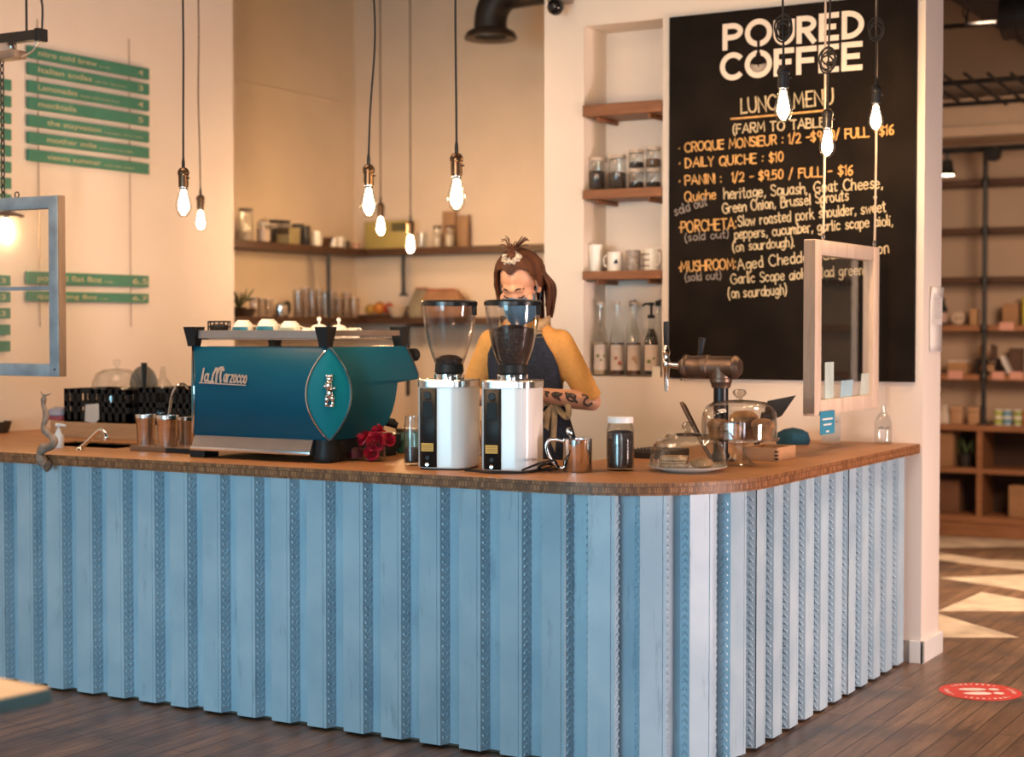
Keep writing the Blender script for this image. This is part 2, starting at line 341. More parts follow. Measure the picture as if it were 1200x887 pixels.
# ------------------------------------------------------------------ stroke lettering
G = {
'A':(.72,"0,0 .36,1 .72,0|.13,.36 .59,.36"),'B':(.6,"0,0 0,1|~0,1 .42,.98 .5,.77 .4,.56 0,.54|~0,.54 .48,.52 .6,.28 .46,.02 0,0"),
'C':(.7,"~.68,.84 .46,1 .16,.88 0,.5 .16,.12 .46,0 .68,.16"),'D':(.68,"0,0 0,1|~0,1 .42,.95 .68,.5 .42,.05 0,0"),
'E':(.55,"0,0 0,1|0,1 .54,1|0,.52 .48,.52|0,0 .54,0"),'F':(.52,"0,0 0,1|0,1 .52,1|0,.52 .46,.52"),
'G':(.72,"~.68,.84 .46,1 .16,.88 0,.5 .16,.12 .46,0 .7,.14|.7,.14 .7,.45|.7,.45 .42,.45"),'H':(.62,"0,0 0,1|.62,0 .62,1|0,.5 .62,.5"),
'I':(.08,".04,0 .04,1"),'L':(.5,"0,1 0,0|0,0 .5,0"),'M':(.8,"0,0 .08,1 .4,.3 .72,1 .8,0"),'N':(.62,"0,0 0,1 .62,0 .62,1"),
'O':(.74,"~.37,1 .1,.86 0,.5 .1,.14 .37,0 .64,.14 .74,.5 .64,.86 .37,1"),'P':(.56,"0,0 0,1|~0,1 .44,.98 .56,.74 .44,.48 0,.46"),
'Q':(.76,"~.37,1 .1,.86 0,.5 .1,.14 .37,0 .64,.14 .74,.5 .64,.86 .37,1|.45,.25 .78,-.08"),'R':(.58,"0,0 0,1|~0,1 .44,.98 .54,.76 .44,.5 0,.48|.24,.48 .58,0"),
'S':(.55,"~.52,.86 .3,1 .06,.88 .1,.62 .44,.42 .52,.16 .28,0 0,.13"),'T':(.62,"0,1 .62,1|.31,1 .31,0"),'U':(.64,"~0,1 0,.35 .14,.05 .32,0 .5,.05 .64,.35 .64,1"),
'Y':(.6,"0,1 .3,.5 .6,1|.3,.5 .3,0"),
'a':(.48,"~.46,.55 .25,.62 .04,.45 .06,.12 .25,0 .45,.2|~.46,.6 .45,.15 .52,0"),'b':(.46,"0,1 0,0|~0,.4 .2,.62 .44,.5 .44,.12 .2,0 0,.15"),
'c':(.42,"~.42,.5 .24,.62 .03,.45 .03,.15 .22,0 .42,.1"),'d':(.48,"~.44,.5 .22,.62 .02,.4 .06,.08 .25,0 .45,.2|.46,1 .46,0"),
'e':(.46,"~.02,.33 .44,.36 .38,.57 .2,.62 .03,.45 .03,.15 .22,0 .44,.1"),'f':(.34,"~.36,.92 .24,1 .14,.85 .13,.4 .13,0|0,.56 .32,.58"),
'g':(.48,"~.45,.52 .22,.62 .02,.4 .08,.1 .28,.08 .44,.25|~.46,.6 .45,0 .4,-.28 .18,-.34 .02,-.22"),'h':(.46,"0,1 0,0|~0,.38 .2,.62 .4,.55 .44,.3 .45,0"),
'i':(.1,".05,.6 .05,0|.05,.82 .06,.85"),'k':(.44,"0,1 0,0|.4,.62 .02,.28|.14,.36 .44,0"),'l':(.1,".05,1 .05,0"),
'm':(.7,"0,.6 0,0|~0,.38 .16,.62 .32,.5 .34,0|~.34,.38 .5,.62 .66,.5 .68,0"),'n':(.44,"0,.6 0,0|~0,.38 .2,.62 .4,.52 .43,0"),
'o':(.48,"~.24,.62 .04,.48 .03,.14 .24,0 .45,.14 .44,.48 .24,.62"),'p':(.46,"0,.6 0,-.34|~0,.42 .2,.62 .44,.5 .44,.12 .2,0 0,.15"),
'q':(.48,"~.44,.5 .22,.62 .02,.4 .06,.08 .25,0 .45,.2|.46,.6 .46,-.34"),'r':(.34,"0,.6 0,0|~0,.36 .12,.56 .34,.6"),
's':(.38,"~.36,.54 .2,.62 .04,.5 .12,.34 .32,.24 .36,.1 .18,0 0,.08"),'t':(.34,".15,.92 .15,.12|~.15,.12 .22,0 .34,.05|0,.62 .34,.64"),
'u':(.46,"~0,.6 0,.2 .16,0 .34,.06 .44,.25|.45,.6 .46,0"),'w':(.64,"0,.6 .16,0 .32,.5 .48,0 .64,.6"),'z':(.42,"0,.6 .42,.6 0,0 .42,0"),
'0':(.5,"~.25,1 .04,.8 .02,.25 .25,0 .46,.25 .46,.8 .25,1"),'1':(.2,".0,.8 .14,1 .14,0"),'2':(.5,"~0,.8 .2,1 .45,.85 .4,.5 0,0|0,0 .5,0"),
'5':(.48,".46,1 .08,1 .04,.56|~.04,.56 .3,.62 .47,.35 .35,.04 0,.04"),'6':(.48,"~.42,.96 .14,.75 .02,.35 .14,.02 .4,.06 .44,.36 .24,.5 .05,.38"),
'9':(.46,"~.42,.6 .2,.46 .02,.7 .16,.98 .4,.92 .44,.6 .38,.0"),'8':(.48,"~.24,.54 .06,.75 .24,1 .42,.75 .24,.54 .03,.25 .24,0 .45,.25 .24,.54"),
'3':(.46,"~.02,.9 .26,1 .42,.76 .18,.54|~.18,.54 .45,.3 .26,0 0,.1"),'4':(.5,".36,0 .36,1 0,.3 .5,.3"),'7':(.46,"0,1 .46,1 .14,0"),
'$':(.52,"~.5,.82 .28,.94 .05,.8 .12,.58 .42,.42 .48,.2 .24,.06 0,.18|.26,1.08 .26,-.08"),'/':(.4,"0,-.1 .4,1.1"),'-':(.4,"0,.45 .4,.47"),
':':(.08,".04,.12 .05,.17|.04,.62 .05,.67"),'.':(.06,".02,0 .04,.03"),',':(.1,".07,.05 .0,-.16"),'(':(.22,"~.2,1.1 .03,.7 .03,.2 .2,-.18"),')':(.22,"~0,1.1 .17,.7 .17,.2 0,-.18"),
'*':(.1,".02,.45 .07,.5 .05,.42"),' ':(.34,""),
}
def strokes(text, gap=.17):
    """polylines of a line of lettering, cap height 1, and its width"""
    x = 0; out = []
    for ch in text:
        w, d = G[ch]
        for st in d.split('|'):
            if not st: continue
            sm = st[0] == '~'; pts = [tuple(map(float, p.split(','))) for p in st.lstrip('~').split()]
            if sm: pts = [(p.x, p.y) for p in curve_pts([(a,b,0) for a,b in pts], 5)]
            out.append([(x+a, b) for a,b in pts])
        x += w+gap
    return out, x-gap
def ribbon(mb, pts, hw, to3, rnd=True):
    """flat painted stroke as one mitred strip, pts 2D, to3 maps (u,v) to 3D; each stroke lies a hair above the last"""
    P = [pts[0]]
    for p in pts[1:]:
        if math.hypot(p[0]-P[-1][0], p[1]-P[-1][1]) > 1e-5: P.append(p)
    if len(P) < 2: return
    o = to3(0,0); nrm = (to3(1,0)-o).cross(to3(0,1)-o).normalized(); mb.nr = getattr(mb, 'nr', 0)+1; lift = nrm*(mb.nr % 12)*.00007
    dirs = []
    for (ax,ay),(bx,by) in zip(P, P[1:]): l = math.hypot(bx-ax,by-ay); dirs.append(((bx-ax)/l,(by-ay)/l))
    closed = math.hypot(P[0][0]-P[-1][0], P[0][1]-P[-1][1]) < 1e-4 and len(P) > 4
    L = []; R = []
    for i, (x, y) in enumerate(P):
        d0 = dirs[i-1] if i > 0 else (dirs[-1] if closed else dirs[0]); d1 = dirs[i] if i < len(dirs) else (dirs[0] if closed else dirs[-1])
        nx, ny = -(d0[1]+d1[1]), d0[0]+d1[0]; l = math.hypot(nx,ny)
        if l < .35: nx, ny, l = -d1[1], d1[0], 1; k = 1
        else: k = min(1.7, 2/l)
        L.append((x+nx/l*hw*k, y+ny/l*hw*k)); R.append((x-nx/l*hw*k, y-ny/l*hw*k))
    vs = [to3(*p)+lift for p in L]+[to3(*p)+lift for p in R]; n = len(P)
    fs = [(i+n, i+1+n, i+1, i) for i in range(n-1)]; mb.add(vs, fs)
    if rnd and not closed:
        for (x, y), (dx, dy), sg in ((P[0], dirs[0], -1), (P[-1], dirs[-1], 1)):
            a0 = math.atan2(dy*sg, dx*sg); mb.add([to3(x+hw*math.cos(a0-PI/2+PI*k/5), y+hw*math.sin(a0-PI/2+PI*k/5))+lift for k in range(6)], [tuple(range(6))])
def write(mb, text, p0, p1, h, hw, to3, jit=0.0, gap=.17):
    """letter a line from p0 to p1 (2D baseline ends), cap height h"""
    st, w = strokes(text, gap); dx, dy = p1[0]-p0[0], p1[1]-p0[1]; L = math.hypot(dx,dy); ux, uy = dx/L, dy/L; sx = L/w
    for pts in st:
        jx, jy = random.uniform(-jit,jit)*h, random.uniform(-jit,jit)*h; sl = random.uniform(-jit,jit)
        ribbon(mb, [(p0[0]+(a*sx+(b+jx/h)*h*sl)*ux-b*h*uy+jx, p0[1]+(a*sx)*uy+b*h*ux+jy) for a,b in pts], hw, to3)
def font_mesh(text, width, height, depth=.001, bold=.0):
    """built-in type set to a width and height, in the local x-z plane facing -y"""
    c = bpy.data.curves.new('type', 'FONT'); c.body = text; c.size = 1; c.extrude = 0; c.offset = bold
    o = bpy.data.objects.new('type', c); me = o.to_mesh()
    vs = [v.co.copy() for v in me.vertices]; fs = [tuple(p.vertices) for p in me.polygons]
    o.to_mesh_clear(); bpy.data.objects.remove(o); bpy.data.curves.remove(c)
    x0, x1 = min(v.x for v in vs), max(v.x for v in vs)
    mb = MB(); mb.add([((v.x-x0)/(x1-x0)*width, -depth, v.y/.72*height) for v in vs], fs); return mb

# ================================================================== the room
ZC = 3.9
mb = MB(); mb.box(-6.9, 3.4, -3.2, 12.6, -.12, 0); mb.cur = 1
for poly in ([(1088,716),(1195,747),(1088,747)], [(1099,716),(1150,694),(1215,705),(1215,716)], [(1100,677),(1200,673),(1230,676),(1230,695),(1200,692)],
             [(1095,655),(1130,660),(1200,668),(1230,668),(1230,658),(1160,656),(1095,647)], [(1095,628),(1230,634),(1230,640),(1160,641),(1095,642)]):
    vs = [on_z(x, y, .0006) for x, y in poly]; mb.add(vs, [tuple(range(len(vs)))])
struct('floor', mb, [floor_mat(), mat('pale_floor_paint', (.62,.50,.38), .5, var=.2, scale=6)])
struct('ceiling', MB().box(-6.9, 3.4, -3.2, 12.6, ZC, ZC+.1), CEIL)
struct('wall_left', MB().box(-6.6, -6.3, -3.2, 7.65, 0, ZC), WALL)
mb = MB(); mb.box(-6.9, -6.6, 7.65, 9.5, 0, ZC); mb.box(-6.6, -3.9, 9.29, 9.5, 0, ZC)
struct('wall_alcove', mb, WALL_IN)
Y0, Y1, NX0, NX1, NZ0, NZ1 = 7.30, 7.58, -3.807, -3.38, 1.256, 2.975
mb = MB()
mb.box(-4.028, NX0, Y0, Y1, 0, ZC); mb.box(NX1, -2.11, Y0, Y1, 0, ZC); mb.box(NX0, NX1, Y0, Y1, 0, NZ0); mb.box(NX0, NX1, Y0, Y1, NZ1, ZC)
mb.box(NX0, NX1, Y1-.035, Y1, NZ0, NZ1)
struct('wall_menu', mb, WALL)
struct('wall_partition', MB().box(-3.9, -3.7, 7.58, 12.3, 0, ZC), WALL_IN)
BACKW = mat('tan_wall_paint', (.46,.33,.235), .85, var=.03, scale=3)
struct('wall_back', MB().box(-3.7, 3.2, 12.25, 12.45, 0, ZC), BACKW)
struct('trim_soffit', MB().box(-3.7, 3.2, 11.75, 12.25, 2.83, 3.10).box(-3.7, 3.2, 11.70, 11.75, 2.83, 2.90), mat('soffit_paint', (.58,.43,.31), .8, var=.03))
mb = MB(); mb.box(-2.11, -2.094, 7.284, 7.60, 0, .10, .003); mb.box(-2.16, -2.094, 7.284, 7.30, 0, .10, .003)
struct('baseboard_pillar', mb, TRIM)
struct('floor_staff', MB().box(-6.25, -3.0, 5.72, 9.2, 0, .15), mat('duckboard', (.10,.07,.05), .8))
struct('trim_beam', MB().box(on_x(1110,0,-2.55).x, -1.6, 8.0, 11.7, 3.32, ZC), mat('dark_beam_paint', (.035,.026,.02), .9))

# ------------------------------------------------------------------ counter: cladding and worktop
XA, CX0, CY0, RF, PER = -4.913, -2.68, 5.47, .51, .1667
DEP = .045; ARC = .4825*PI/2; L1 = CX0-XA
def cpos(s, d, z=0):
    if s <= L1: return Vector((XA+s, CY0-RF+DEP-d, z))
    a = (s-L1)/.4825
    if a <= PI/2: r = RF-DEP+d; return Vector((CX0+r*math.sin(a), CY0-r*math.cos(a), z))
    return Vector((CX0+RF-DEP+d, CY0+(s-L1-ARC), z))
counter = thing('service_counter', 'long service counter clad in pale blue ribbed metal decking with a rounded corner', 'counter', (0,0,0))
CLAD = clad_mat(); ZT = .938; ZB = .012
def chevron(mb, sa, sb, z, vz=1):
    """V of two raised bars on the sloping side between profile points sa and sb"""
    def q(u, v): 
        s = sa[0]+(sb[0]-sa[0])*u; d = sa[1]+(sb[1]-sa[1])*u; return cpos(s, d, z+v)
    a, b = cpos(*sa), cpos(*sb); t = (b-a).normalized(); nrm = Vector((t.y, -t.x, 0))
    mid = cpos((sa[0]+sb[0])/2, DEP+.2)-cpos((sa[0]+sb[0])/2, 0)
    if nrm.dot(mid) < 0: nrm = -nrm
    for sg in (1, -1):
        p = [(.5,-.0045),(.5,.0045),(.5+sg*.31,.0045+vz*.0105),(.5+sg*.31,-.0045+vz*.0105)]
        lo = [q(u, v) for u, v in p]; ce = sum(lo, Vector())/4
        hi = [ce+(x-ce)*.6+nrm*.0048 for x in lo]
        mb.add(lo+hi, [(4,5,6,7)]+[(i,(i+1)%4,4+(i+1)%4,4+i) for i in range(4)])
def sheet(k0, k1, send=None):
    mb = MB(); prof = []
    for k in range(k0, k1):
        s = k*PER
        prof += [(s,DEP),(s+.0725,DEP),(s+.074,DEP-.003),(s+.0755,DEP),(s+.088,DEP),(s+.101,0),(s+PER-.0135,0)]
    prof.append((k1*PER-.0005, DEP-.004))
    prof = [p for p in prof if send is None or p[0] <= send]
    rows = [[cpos(s, d, z) for s, d in prof] for z in (ZB, ZT)]; mb.grid(rows)
    back = [[cpos(s, d-.0035, z) for s, d in prof] for z in (ZB, ZT)]; mb.grid(back)
    mb.grid([rows[0], back[0]])
    for a, b in zip(prof, prof[1:]):
        if abs(a[1]-b[1]) > .02:
            z = ZB+.018
            while z < ZT-.012:
                chevron(mb, a, b, z, 1 if k0 < 12 else -1) if a[1] > b[1] else chevron(mb, b, a, z, 1 if k0 < 12 else -1); z += .0272
    return part('cladding_sheet', mb, CLAD, counter, smooth=0)
SEND = L1+ARC+(7.285-CY0)
for a, b in ((-8,0),(0,6),(6,12),(12,18),(18,24),(24,30)): sheet(a, b, SEND if b == 30 else None)
mb = MB()
mb.box(-6.28, -2.72, 5.02, 5.06, 0, ZT); mb.box(-2.27, -2.225, 5.47, 7.28, 0, ZT); mb.box(-5.15, -5.1, 5.70, 7.0, 0, ZT)
mb.grid([[Vector((CX0+.455*math.sin(a*PI/24), CY0-.455*math.cos(a*PI/24), z)) for a in range(13)] for z in (0, ZT)])
mb.box(-5.1, -2.97, 5.64, 5.68, 0, ZT); mb.box(-2.93, -2.89, 5.68, 7.28, 0, ZT)
part('carcass', mb, mat('carcass_board', (.12,.09,.07), .8), counter, smooth=0)

def plate(outer, holes, z0, z1):
    """flat board with openings: slot 0 faces, slot 1 edges"""
    m = MB()
    for z in (z0, z1):
        b = bmesh.new()
        for loop in [outer]+holes:
            vs = [b.verts.new((x,y,z)) for x,y in loop]
            for i in range(len(vs)): b.edges.new((vs[i], vs[(i+1) % len(vs)]))
        bmesh.ops.triangle_fill(b, edges=b.edges[:], use_beauty=True); m.bm(b)
    m.cur = 1
    for loop in [outer]+holes:
        n = len(loop); vs = [Vector((x,y,z)) for z in (z0,z1) for x,y in loop]
        m.add(vs, [(i,(i+1)%n,n+(i+1)%n,n+i) for i in range(n)])
    return m
out = [(-6.3,4.91)]+[(CX0+.56*math.sin(a*PI/48), CY0-.56*math.cos(a*PI/48)) for a in range(25)]+[(-2.12,7.298),(-2.95,7.298),(-2.95,5.71),(-5.05,5.71),(-5.05,7.1),(-6.3,7.1)]
TOPW = wood('worktop_wood', (.47,.220,.085), (.34,.150,.055), 'x', scale=16, rough=.45)
o = link('worktop', plate(out, [[(-5.50,5.30),(-5.02,5.30),(-5.02,5.56),(-5.50,5.56)]], ZT, .98), [TOPW, edge_mat()], smooth=0)
tag(o, 'brown laminated wood worktop running along the blue counter and round its corner', 'worktop')
mb = MB(); mb.box(-5.50,-5.02,5.30,5.56,.84,.845)
for a in ((-5.503,-5.50,5.30,5.56),(-5.02,-5.017,5.30,5.56),(-5.503,-5.017,5.297,5.30),(-5.503,-5.017,5.56,5.563)): mb.box(*a, .84, .974)
solo('rinse_sink', mb, mat('brown_sink', (.22,.12,.065), .45, .2), 'small rinse sink sunk in the worktop beside the chrome tap', 'sink')

# ------------------------------------------------------------------ chalkboard with its writing
BY = Y0-.022
board = thing('chalkboard', 'tall black chalkboard on the white wall with a handwritten lunch menu', 'chalkboard', (0,0,0))
BX0, BX1, BZ0, BZ1 = -3.338, -2.144, 1.254, 2.972
BOARDM = mat('chalkboard_black', (.013,.009,.0065), .75, var=.25, scale=5, spec=.12)
part('panel', MB().box(BX0, BX1, BY, Y0-.001, BZ0, BZ1, .002), BOARDM, board, smooth=0)
def b2(x, y): p = on_y(x, y, BY); return (p.x, p.z)
t3 = lambda u, v: Vector((u, BY-.0008, v))
CH_O = mat('orange_chalk', (.78,.44,.15), .9, var=.2, scale=60); CH_C = mat('cream_chalk', (.72,.58,.36), .9, var=.2, scale=60); CH_G = mat('grey_chalk', (.30,.26,.235), .9, var=.2, scale=60)
LOGO = mat('logo_paint', (.86,.74,.63), .7, var=.03)
# big shop name
mb = MB(); HW = .0125
def glyph(ch, xl, xr, yb, yt):
    (x0,z0), (x1,_), (_,z1) = b2(xl,yb), b2(xr,yb), b2(xl,yt)
    x0 += HW; x1 -= HW; z0 += HW; z1 -= HW
    w, d = G[ch]
    if ch in 'OC':
        cx, cz, rx, rz = (x0+x1)/2, (z0+z1)/2, (x1-x0)/2, (z1-z0)/2
        if ch == 'C': rx = rz; cx = x0+rx
        a0, a1 = (PI*.22, PI*1.78) if ch == 'C' else (0, 2*PI)
        ribbon(mb, [(cx+rx*math.cos(a0+(a1-a0)*k/40), cz+rz*math.sin(a0+(a1-a0)*k/40)) for k in range(41)], HW, t3, ch == 'O'); return
    if ch == 'U':
        r = (x1-x0)/2; ribbon(mb, [(x0,z1),(x0,z0+r)]+[(x0+r-r*math.cos(k*PI/16), z0+r-r*math.sin(k*PI/16)) for k in range(1,16)]+[(x1,z0+r),(x1,z1)], HW, t3, False); return
    def cap(rz, zc, xs):
        return [(x0,zc+rz),(xs,zc+rz)]+[(xs+(x1-xs)*math.sin(k*PI/16), zc+rz*math.cos(k*PI/16)) for k in range(1,16)]+[(xs,zc-rz),(x0,zc-rz)]
    h = z1-z0
    if ch == 'P': L = [[(x0,z0-HW),(x0,z1+HW)], cap(h*.27, z1-h*.27, x0+(x1-x0)*.45)]
    elif ch == 'R': L = [[(x0,z0-HW),(x0,z1+HW)], cap(h*.26, z1-h*.26, x0+(x1-x0)*.45), [(x0+(x1-x0)*.4,z1-h*.52),(x1+HW*.4,z0-HW)]]
    elif ch == 'D': L = [[(x0,z0-HW),(x0,z1+HW)], cap(h*.5, z0+h*.5, x0+(x1-x0)*.2)]
    else: L = [[(x0,z0-HW),(x0,z1+HW)], [(x0,z1),(x1+HW,z1)], [(x0,z0+h*.5),(x1,z0+h*.5)]]+([[(x0,z0),(x1+HW,z0)]] if ch == 'E' else [])
    for p in L: ribbon(mb, p, HW, t3, False)
for ch, xl, xr, yb, yt in (('P',846.7,870.6,59.4,28.4),('O',873,904.8,56,23.5),('U',906.6,931.4,54,21),('R',933.5,956.6,51.6,19.4),('E',959.6,983,49.2,16.2),('D',986.3,1012.7,46.6,13.4)): glyph(ch, xl, xr, yb, yt)
for ch, xl, xr, yb, yt in (('C',843.7,871.5,95.3,62.7),('O',872.8,904.7,92.6,60),('F',906.7,930.5,89.8,57.4),('F',933,957,88,55.4),('E',959.2,983,85.9,53),('E',986,1010.7,83.8,50)): glyph(ch, xl, xr, yb, yt)
part('logo_lettering', mb, LOGO, board, smooth=0, recalc=False)
mb = MB(); (cx, cz) = b2(888.8, 76.3); t4 = lambda u, v: Vector((u, BY-.0016, v))
ribbon(mb, [(cx,cz+.115),(cx,cz+.05)], .007, t4); ribbon(mb, [(cx-.012,cz+.03),(cx,cz+.012),(cx+.012,cz+.03)], .010, t4); ribbon(mb, [(cx,cz+.05),(cx,cz+.02)], .012, t4)
part('pour_stream', mb, BOARDM, board, smooth=0, recalc=False)
mb = MB()
for r, a in ((.034,.0028),(.026,.003),(.018,.004),(.009,.006)):
    ribbon(mb, [(cx+r*math.cos(-PI*1.1+PI*1.2*k/20), cz-.006+r*math.sin(-PI*1.1+PI*1.2*k/20)) for k in range(21)], a, t3)
part('cup_swirl', mb, mat('swirl_paint', (.42,.36,.31), .8), board, smooth=0, recalc=False)
LINES = [
 ('LUNCH MENU',869,132.6,976,121.6,17,CH_C,.0042),('(FARM TO TABLE)',859,156.8,971,148,10.5,CH_C,.0036),
 ('* CROQUE MONSIEUR : 1/2 -$9.50/ FULL -$16',796,178.6,1047,157.6,10.5,CH_O,.0036),('* DAILY QUICHE : $10',796,196.8,918,188.8,10.5,CH_O,.0036),
 ('* PANINI :  1/2 - $9.50 / FULL - $16',796,217,999,204.4,10.5,CH_O,.0036),('Quiche',803,236,839,233,11.5,CH_O,.003),
 ('heritage, Squash, Goat Cheese,',849,233.4,1034,220,12.5,CH_C,.0032),('sold out',792,252.5,829,240,11,CH_G,.003),
 ('Green Onion, Brussel Sprouts',847,250,994,234.6,12,CH_C,.0032),('*PORCHETA:',796,272.4,863,268,12.5,CH_O,.0036),
 ('Slow roasted pork shoulder, sweet',865,265.4,1038,247.6,12,CH_C,.0032),('(sold out)',803,283,854,278,9,CH_G,.0028),
 ('peppers, cucumber, garlic scape aioli,',861,280,1046,263.6,11.5,CH_C,.0032),('(on sourdough).',859,294.8,931,288.4,11,CH_C,.003),
 ('*MUSHROOM:',796,318.8,862,314.4,11.5,CH_O,.0036),('Aged Cheddar, Confit onion',865,316,1042,296.4,12.5,CH_C,.0032),
 ('(sold out)',803,329.6,845,326.6,9,CH_G,.0028),('Garlic Scape aioli, salad greens',857,332.6,1017,321,11.5,CH_C,.003),('(on sourdough)',854,349.4,922,344.6,11.5,CH_C,.0032)]
for tx, x0, y0, x1, y1, hp, m, hw in LINES:
    mb = MB(); a, b = b2(x0,y0), b2(x1,y1); h = b2(x0,y0-hp)[1]-a[1]
    write(mb, tx, a, b, h, hw, t3, .04)
    part('chalk_lettering', mb, m, board, smooth=0, recalc=False)
mb = MB(); ribbon(mb, [b2(857,139.4), b2(915,134.4), b2(973,128.8)], .0045, t3); part('underline', mb, CH_O, board, smooth=0, recalc=False)

# ------------------------------------------------------------------ menu slats on the left wall
SLX = -6.27
def slat(y0t, y1t, x0, x1, text, small, price, i, label, grp, indent=0):
    """slat between picture columns x0 and x1; y0t top edge at the left end"""
    a = on_x(x0, y0t, SLX); zt = a.z; y_a, y_b = a.y, on_x(x1, y0t, SLX).y; h = a.z-on_x(x0, y1t, SLX).z
    t = thing('menu_slat', label, 'menu slat', (SLX, y_a, zt-h), PI/2, grp)
    L = y_b-y_a
    part('board', MB().box(0, L, 0, .018, 0, h, .002), TEALP, t, smooth=0)
    if text:
        fm = font_mesh(text, small[0]*L, h*.46, .001, .012)
        m2 = MB(); m2.mesh(fm, T(.07*L+indent, 0, h*.3)); part('lettering', m2, CREAM, t, smooth=0, recalc=False)
        if small[1]:
            fm = font_mesh(small[1], small[2]*L, h*.2, .001); m2 = MB(); m2.mesh(fm, T(.07*L+indent+small[0]*L+.02, 0, h*.3)); part('small_print', m2, CREAM, t, smooth=0, recalc=False)
    if price:
        fm = font_mesh(price, .045*L*len(price), h*.5, .001, .012); m2 = MB(); m2.mesh(fm, T(L-.05-.045*L*len(price)*.5-.02, 0, h*.26)); part('price', m2, CREAM, t, smooth=0, recalc=False)
    return t
tops = [53, 72.6, 93.4, 113, 133.8, 154, 174.4]; hs = 14.2
data = [('nitro cold brew',(.47,'on tap',.09),'4'),('Italian sodas',(.43,'ask for flavours',.27),'3'),('Lemonades',(.31,'made with fresh fruit',.33),'4'),('mocktails',(.30,'',0),'5'),
        ('the stayvation',(.44,'espresso citrus soda',.34),''),('mother mile',(.40,'espresso oat milk',.29),''),('vienna summer',(.44,'cold with cream',.26),'')]
for i, (tx, sm, pr) in enumerate(data):
    slat(tops[i], tops[i]+hs-.4*(i>3), 34, 175, tx, sm, pr, i, 'teal menu slat on the left wall lettered %s' % tx, 'drink slats in the upper column', .06 if i > 3 else 0)
slat(317.8, 332.6, 33, 174.5, 'poured flat 8oz', (.52,'cup',.07), '6.5', 7, 'teal menu slat lettered poured flat, above the last slat of the lower pair', 'slats of the lower pair')
slat(340.8, 352.6, 33, 174.5, 'quad long 8oz', (.48,'cup',.07), '6.7', 8, 'lowest teal menu slat on the left wall lettered quad long', 'slats of the lower pair')
for i, (y, p) in enumerate(zip([66, 87, 108.6, 129.6, 150.4, 171.4, 192, 213],'45454556')):
    slat(y, y+14, -150, 13.5, '', (0,'',0), p, i, 'teal price slat at the left edge, %s in the column above the hanging window' % ('topmost','second','third','fourth','fifth','sixth','seventh','lowest')[i], 'price slats at the left edge')
for i, (y, p) in enumerate(zip([317, 338, 359, 380, 401],['33','43','23','',''])):
    slat(y, y+13.5, -150, 12.5, '', (0,'',0), p, i, 'teal slat seen through the hanging window, %s of five' % ('topmost','second','third','fourth','lowest')[i], 'slats behind the hanging window')
for px, lab in ((45,'thin hanging wire behind the left ends of the menu slats'),(152,'thin hanging wire behind the right ends of the menu slats')):
    p = on_x(px, 150, -6.29); solo('slat_wire', MB().tube([(-6.29,p.y,1.5),(-6.29,p.y,3.05)], .003, 6), mat('wire_grey', (.45,.36,.30), .5), lab, 'wire')

# ------------------------------------------------------------------ hanging windows
def window(name, label, loc, rz, W, H, mw, th, fm, sill=.0, bar=None, top_w=None):
    """sash hanging from its top edge; local x across, origin at the lower left corner of the front"""
    t = thing(name, label, 'hanging window', loc, rz); tw = top_w or mw
    part('stile', MB().box(0,mw,0,th,0,H,.004), fm, t); part('stile', MB().box(W-mw,W,0,th,0,H,.004), fm, t)
    part('rail', MB().box(mw,W-mw,.002,th-.002,H-tw,H,.003), fm, t); part('rail', MB().box(mw,W-mw,.002,th-.002,0,tw,.003), fm, t)
    if bar: part('glazing_bar', MB().box(mw,W-mw,th*.3,th*.7,bar-.008,bar+.008), fm, t)
    part('glass', MB().box(mw-.005,W-mw+.005,th*.46,th*.52,tw-.005,H-tw+.005), PANE, t, smooth=0)
    return t
# left one, over the front edge of the counter
p = on_y(68.5, 441.5, 5.0); Wl = 1.05; Hl = on_y(68.5, 228.5, 5.0).z-p.z
wl = window('hanging_window', 'blue-grey painted old sash window hanging on chains over the left end of counter', (p.x-Wl, 5.0, p.z), 0, Wl, Hl, .052, .045, BLUEW, bar=Hl*.49)
part('edge_strip', MB().box(Wl-.001, Wl+.004, .004, .041, 0, Hl), GREYW, wl, smooth=0)
for x in (Wl-.02, Wl-.4): part('screw', MB().lathe([(0,0),(.005,0),(.004,.003),(0,.003)], 8, (x,-.001,.03), RM('X', PI/2)), BLACK, wl)
part('hook', MB().ring((p.x*0+Wl-.25, .02, Hl+.012), .012, .003, 'y', 12, 6), BLACK, wl)
cx_ = on_y(3, 150, 5.02)
bar_z = on_y(20, 44, 5.02).z
track = thing('ceiling_track', 'black square metal bar on rods near the ceiling at top left', 'ceiling track', (0,0,0))
q = on_y(49, 38, 5.02)
part('bar', MB().box(q.x-1.6, q.x-.02, 5.0, 5.045, q.z-.03, q.z+.012, .003), BLACK, track, smooth=0)
part('end_cap', MB().box(q.x-.02, q.x+.005, 4.995, 5.05, q.z-.036, q.z+.016, .003), BLKPL, track, smooth=0)
rx = on_y(31, 20, 5.02).x
part('rod', MB().tube([(rx,5.02,q.z+.01),(rx,5.02,ZC)], .005), BLACK, track); part('rod', MB().tube([(rx-1.2,5.02,q.z+.01),(rx-1.2,5.02,ZC)], .005), BLACK, track)
part('cable', MB().tube(curve_pts([(rx+.05,5.02,ZC),(rx+.08,5.02,q.z+.25),(q.x+.005,5.02,q.z+.10),(q.x,5.02,q.z)]), .0045), BLACK, track)
part('cable', MB().tube(curve_pts([(q.x-.02,5.02,q.z-.03),(q.x-.06,5.02,q.z-.075),(q.x-.13,5.02,q.z-.085),(q.x-.17,5.02,q.z-.04)]), .004), STEEL, track)
bx = on_y(24, 60, 5.02)
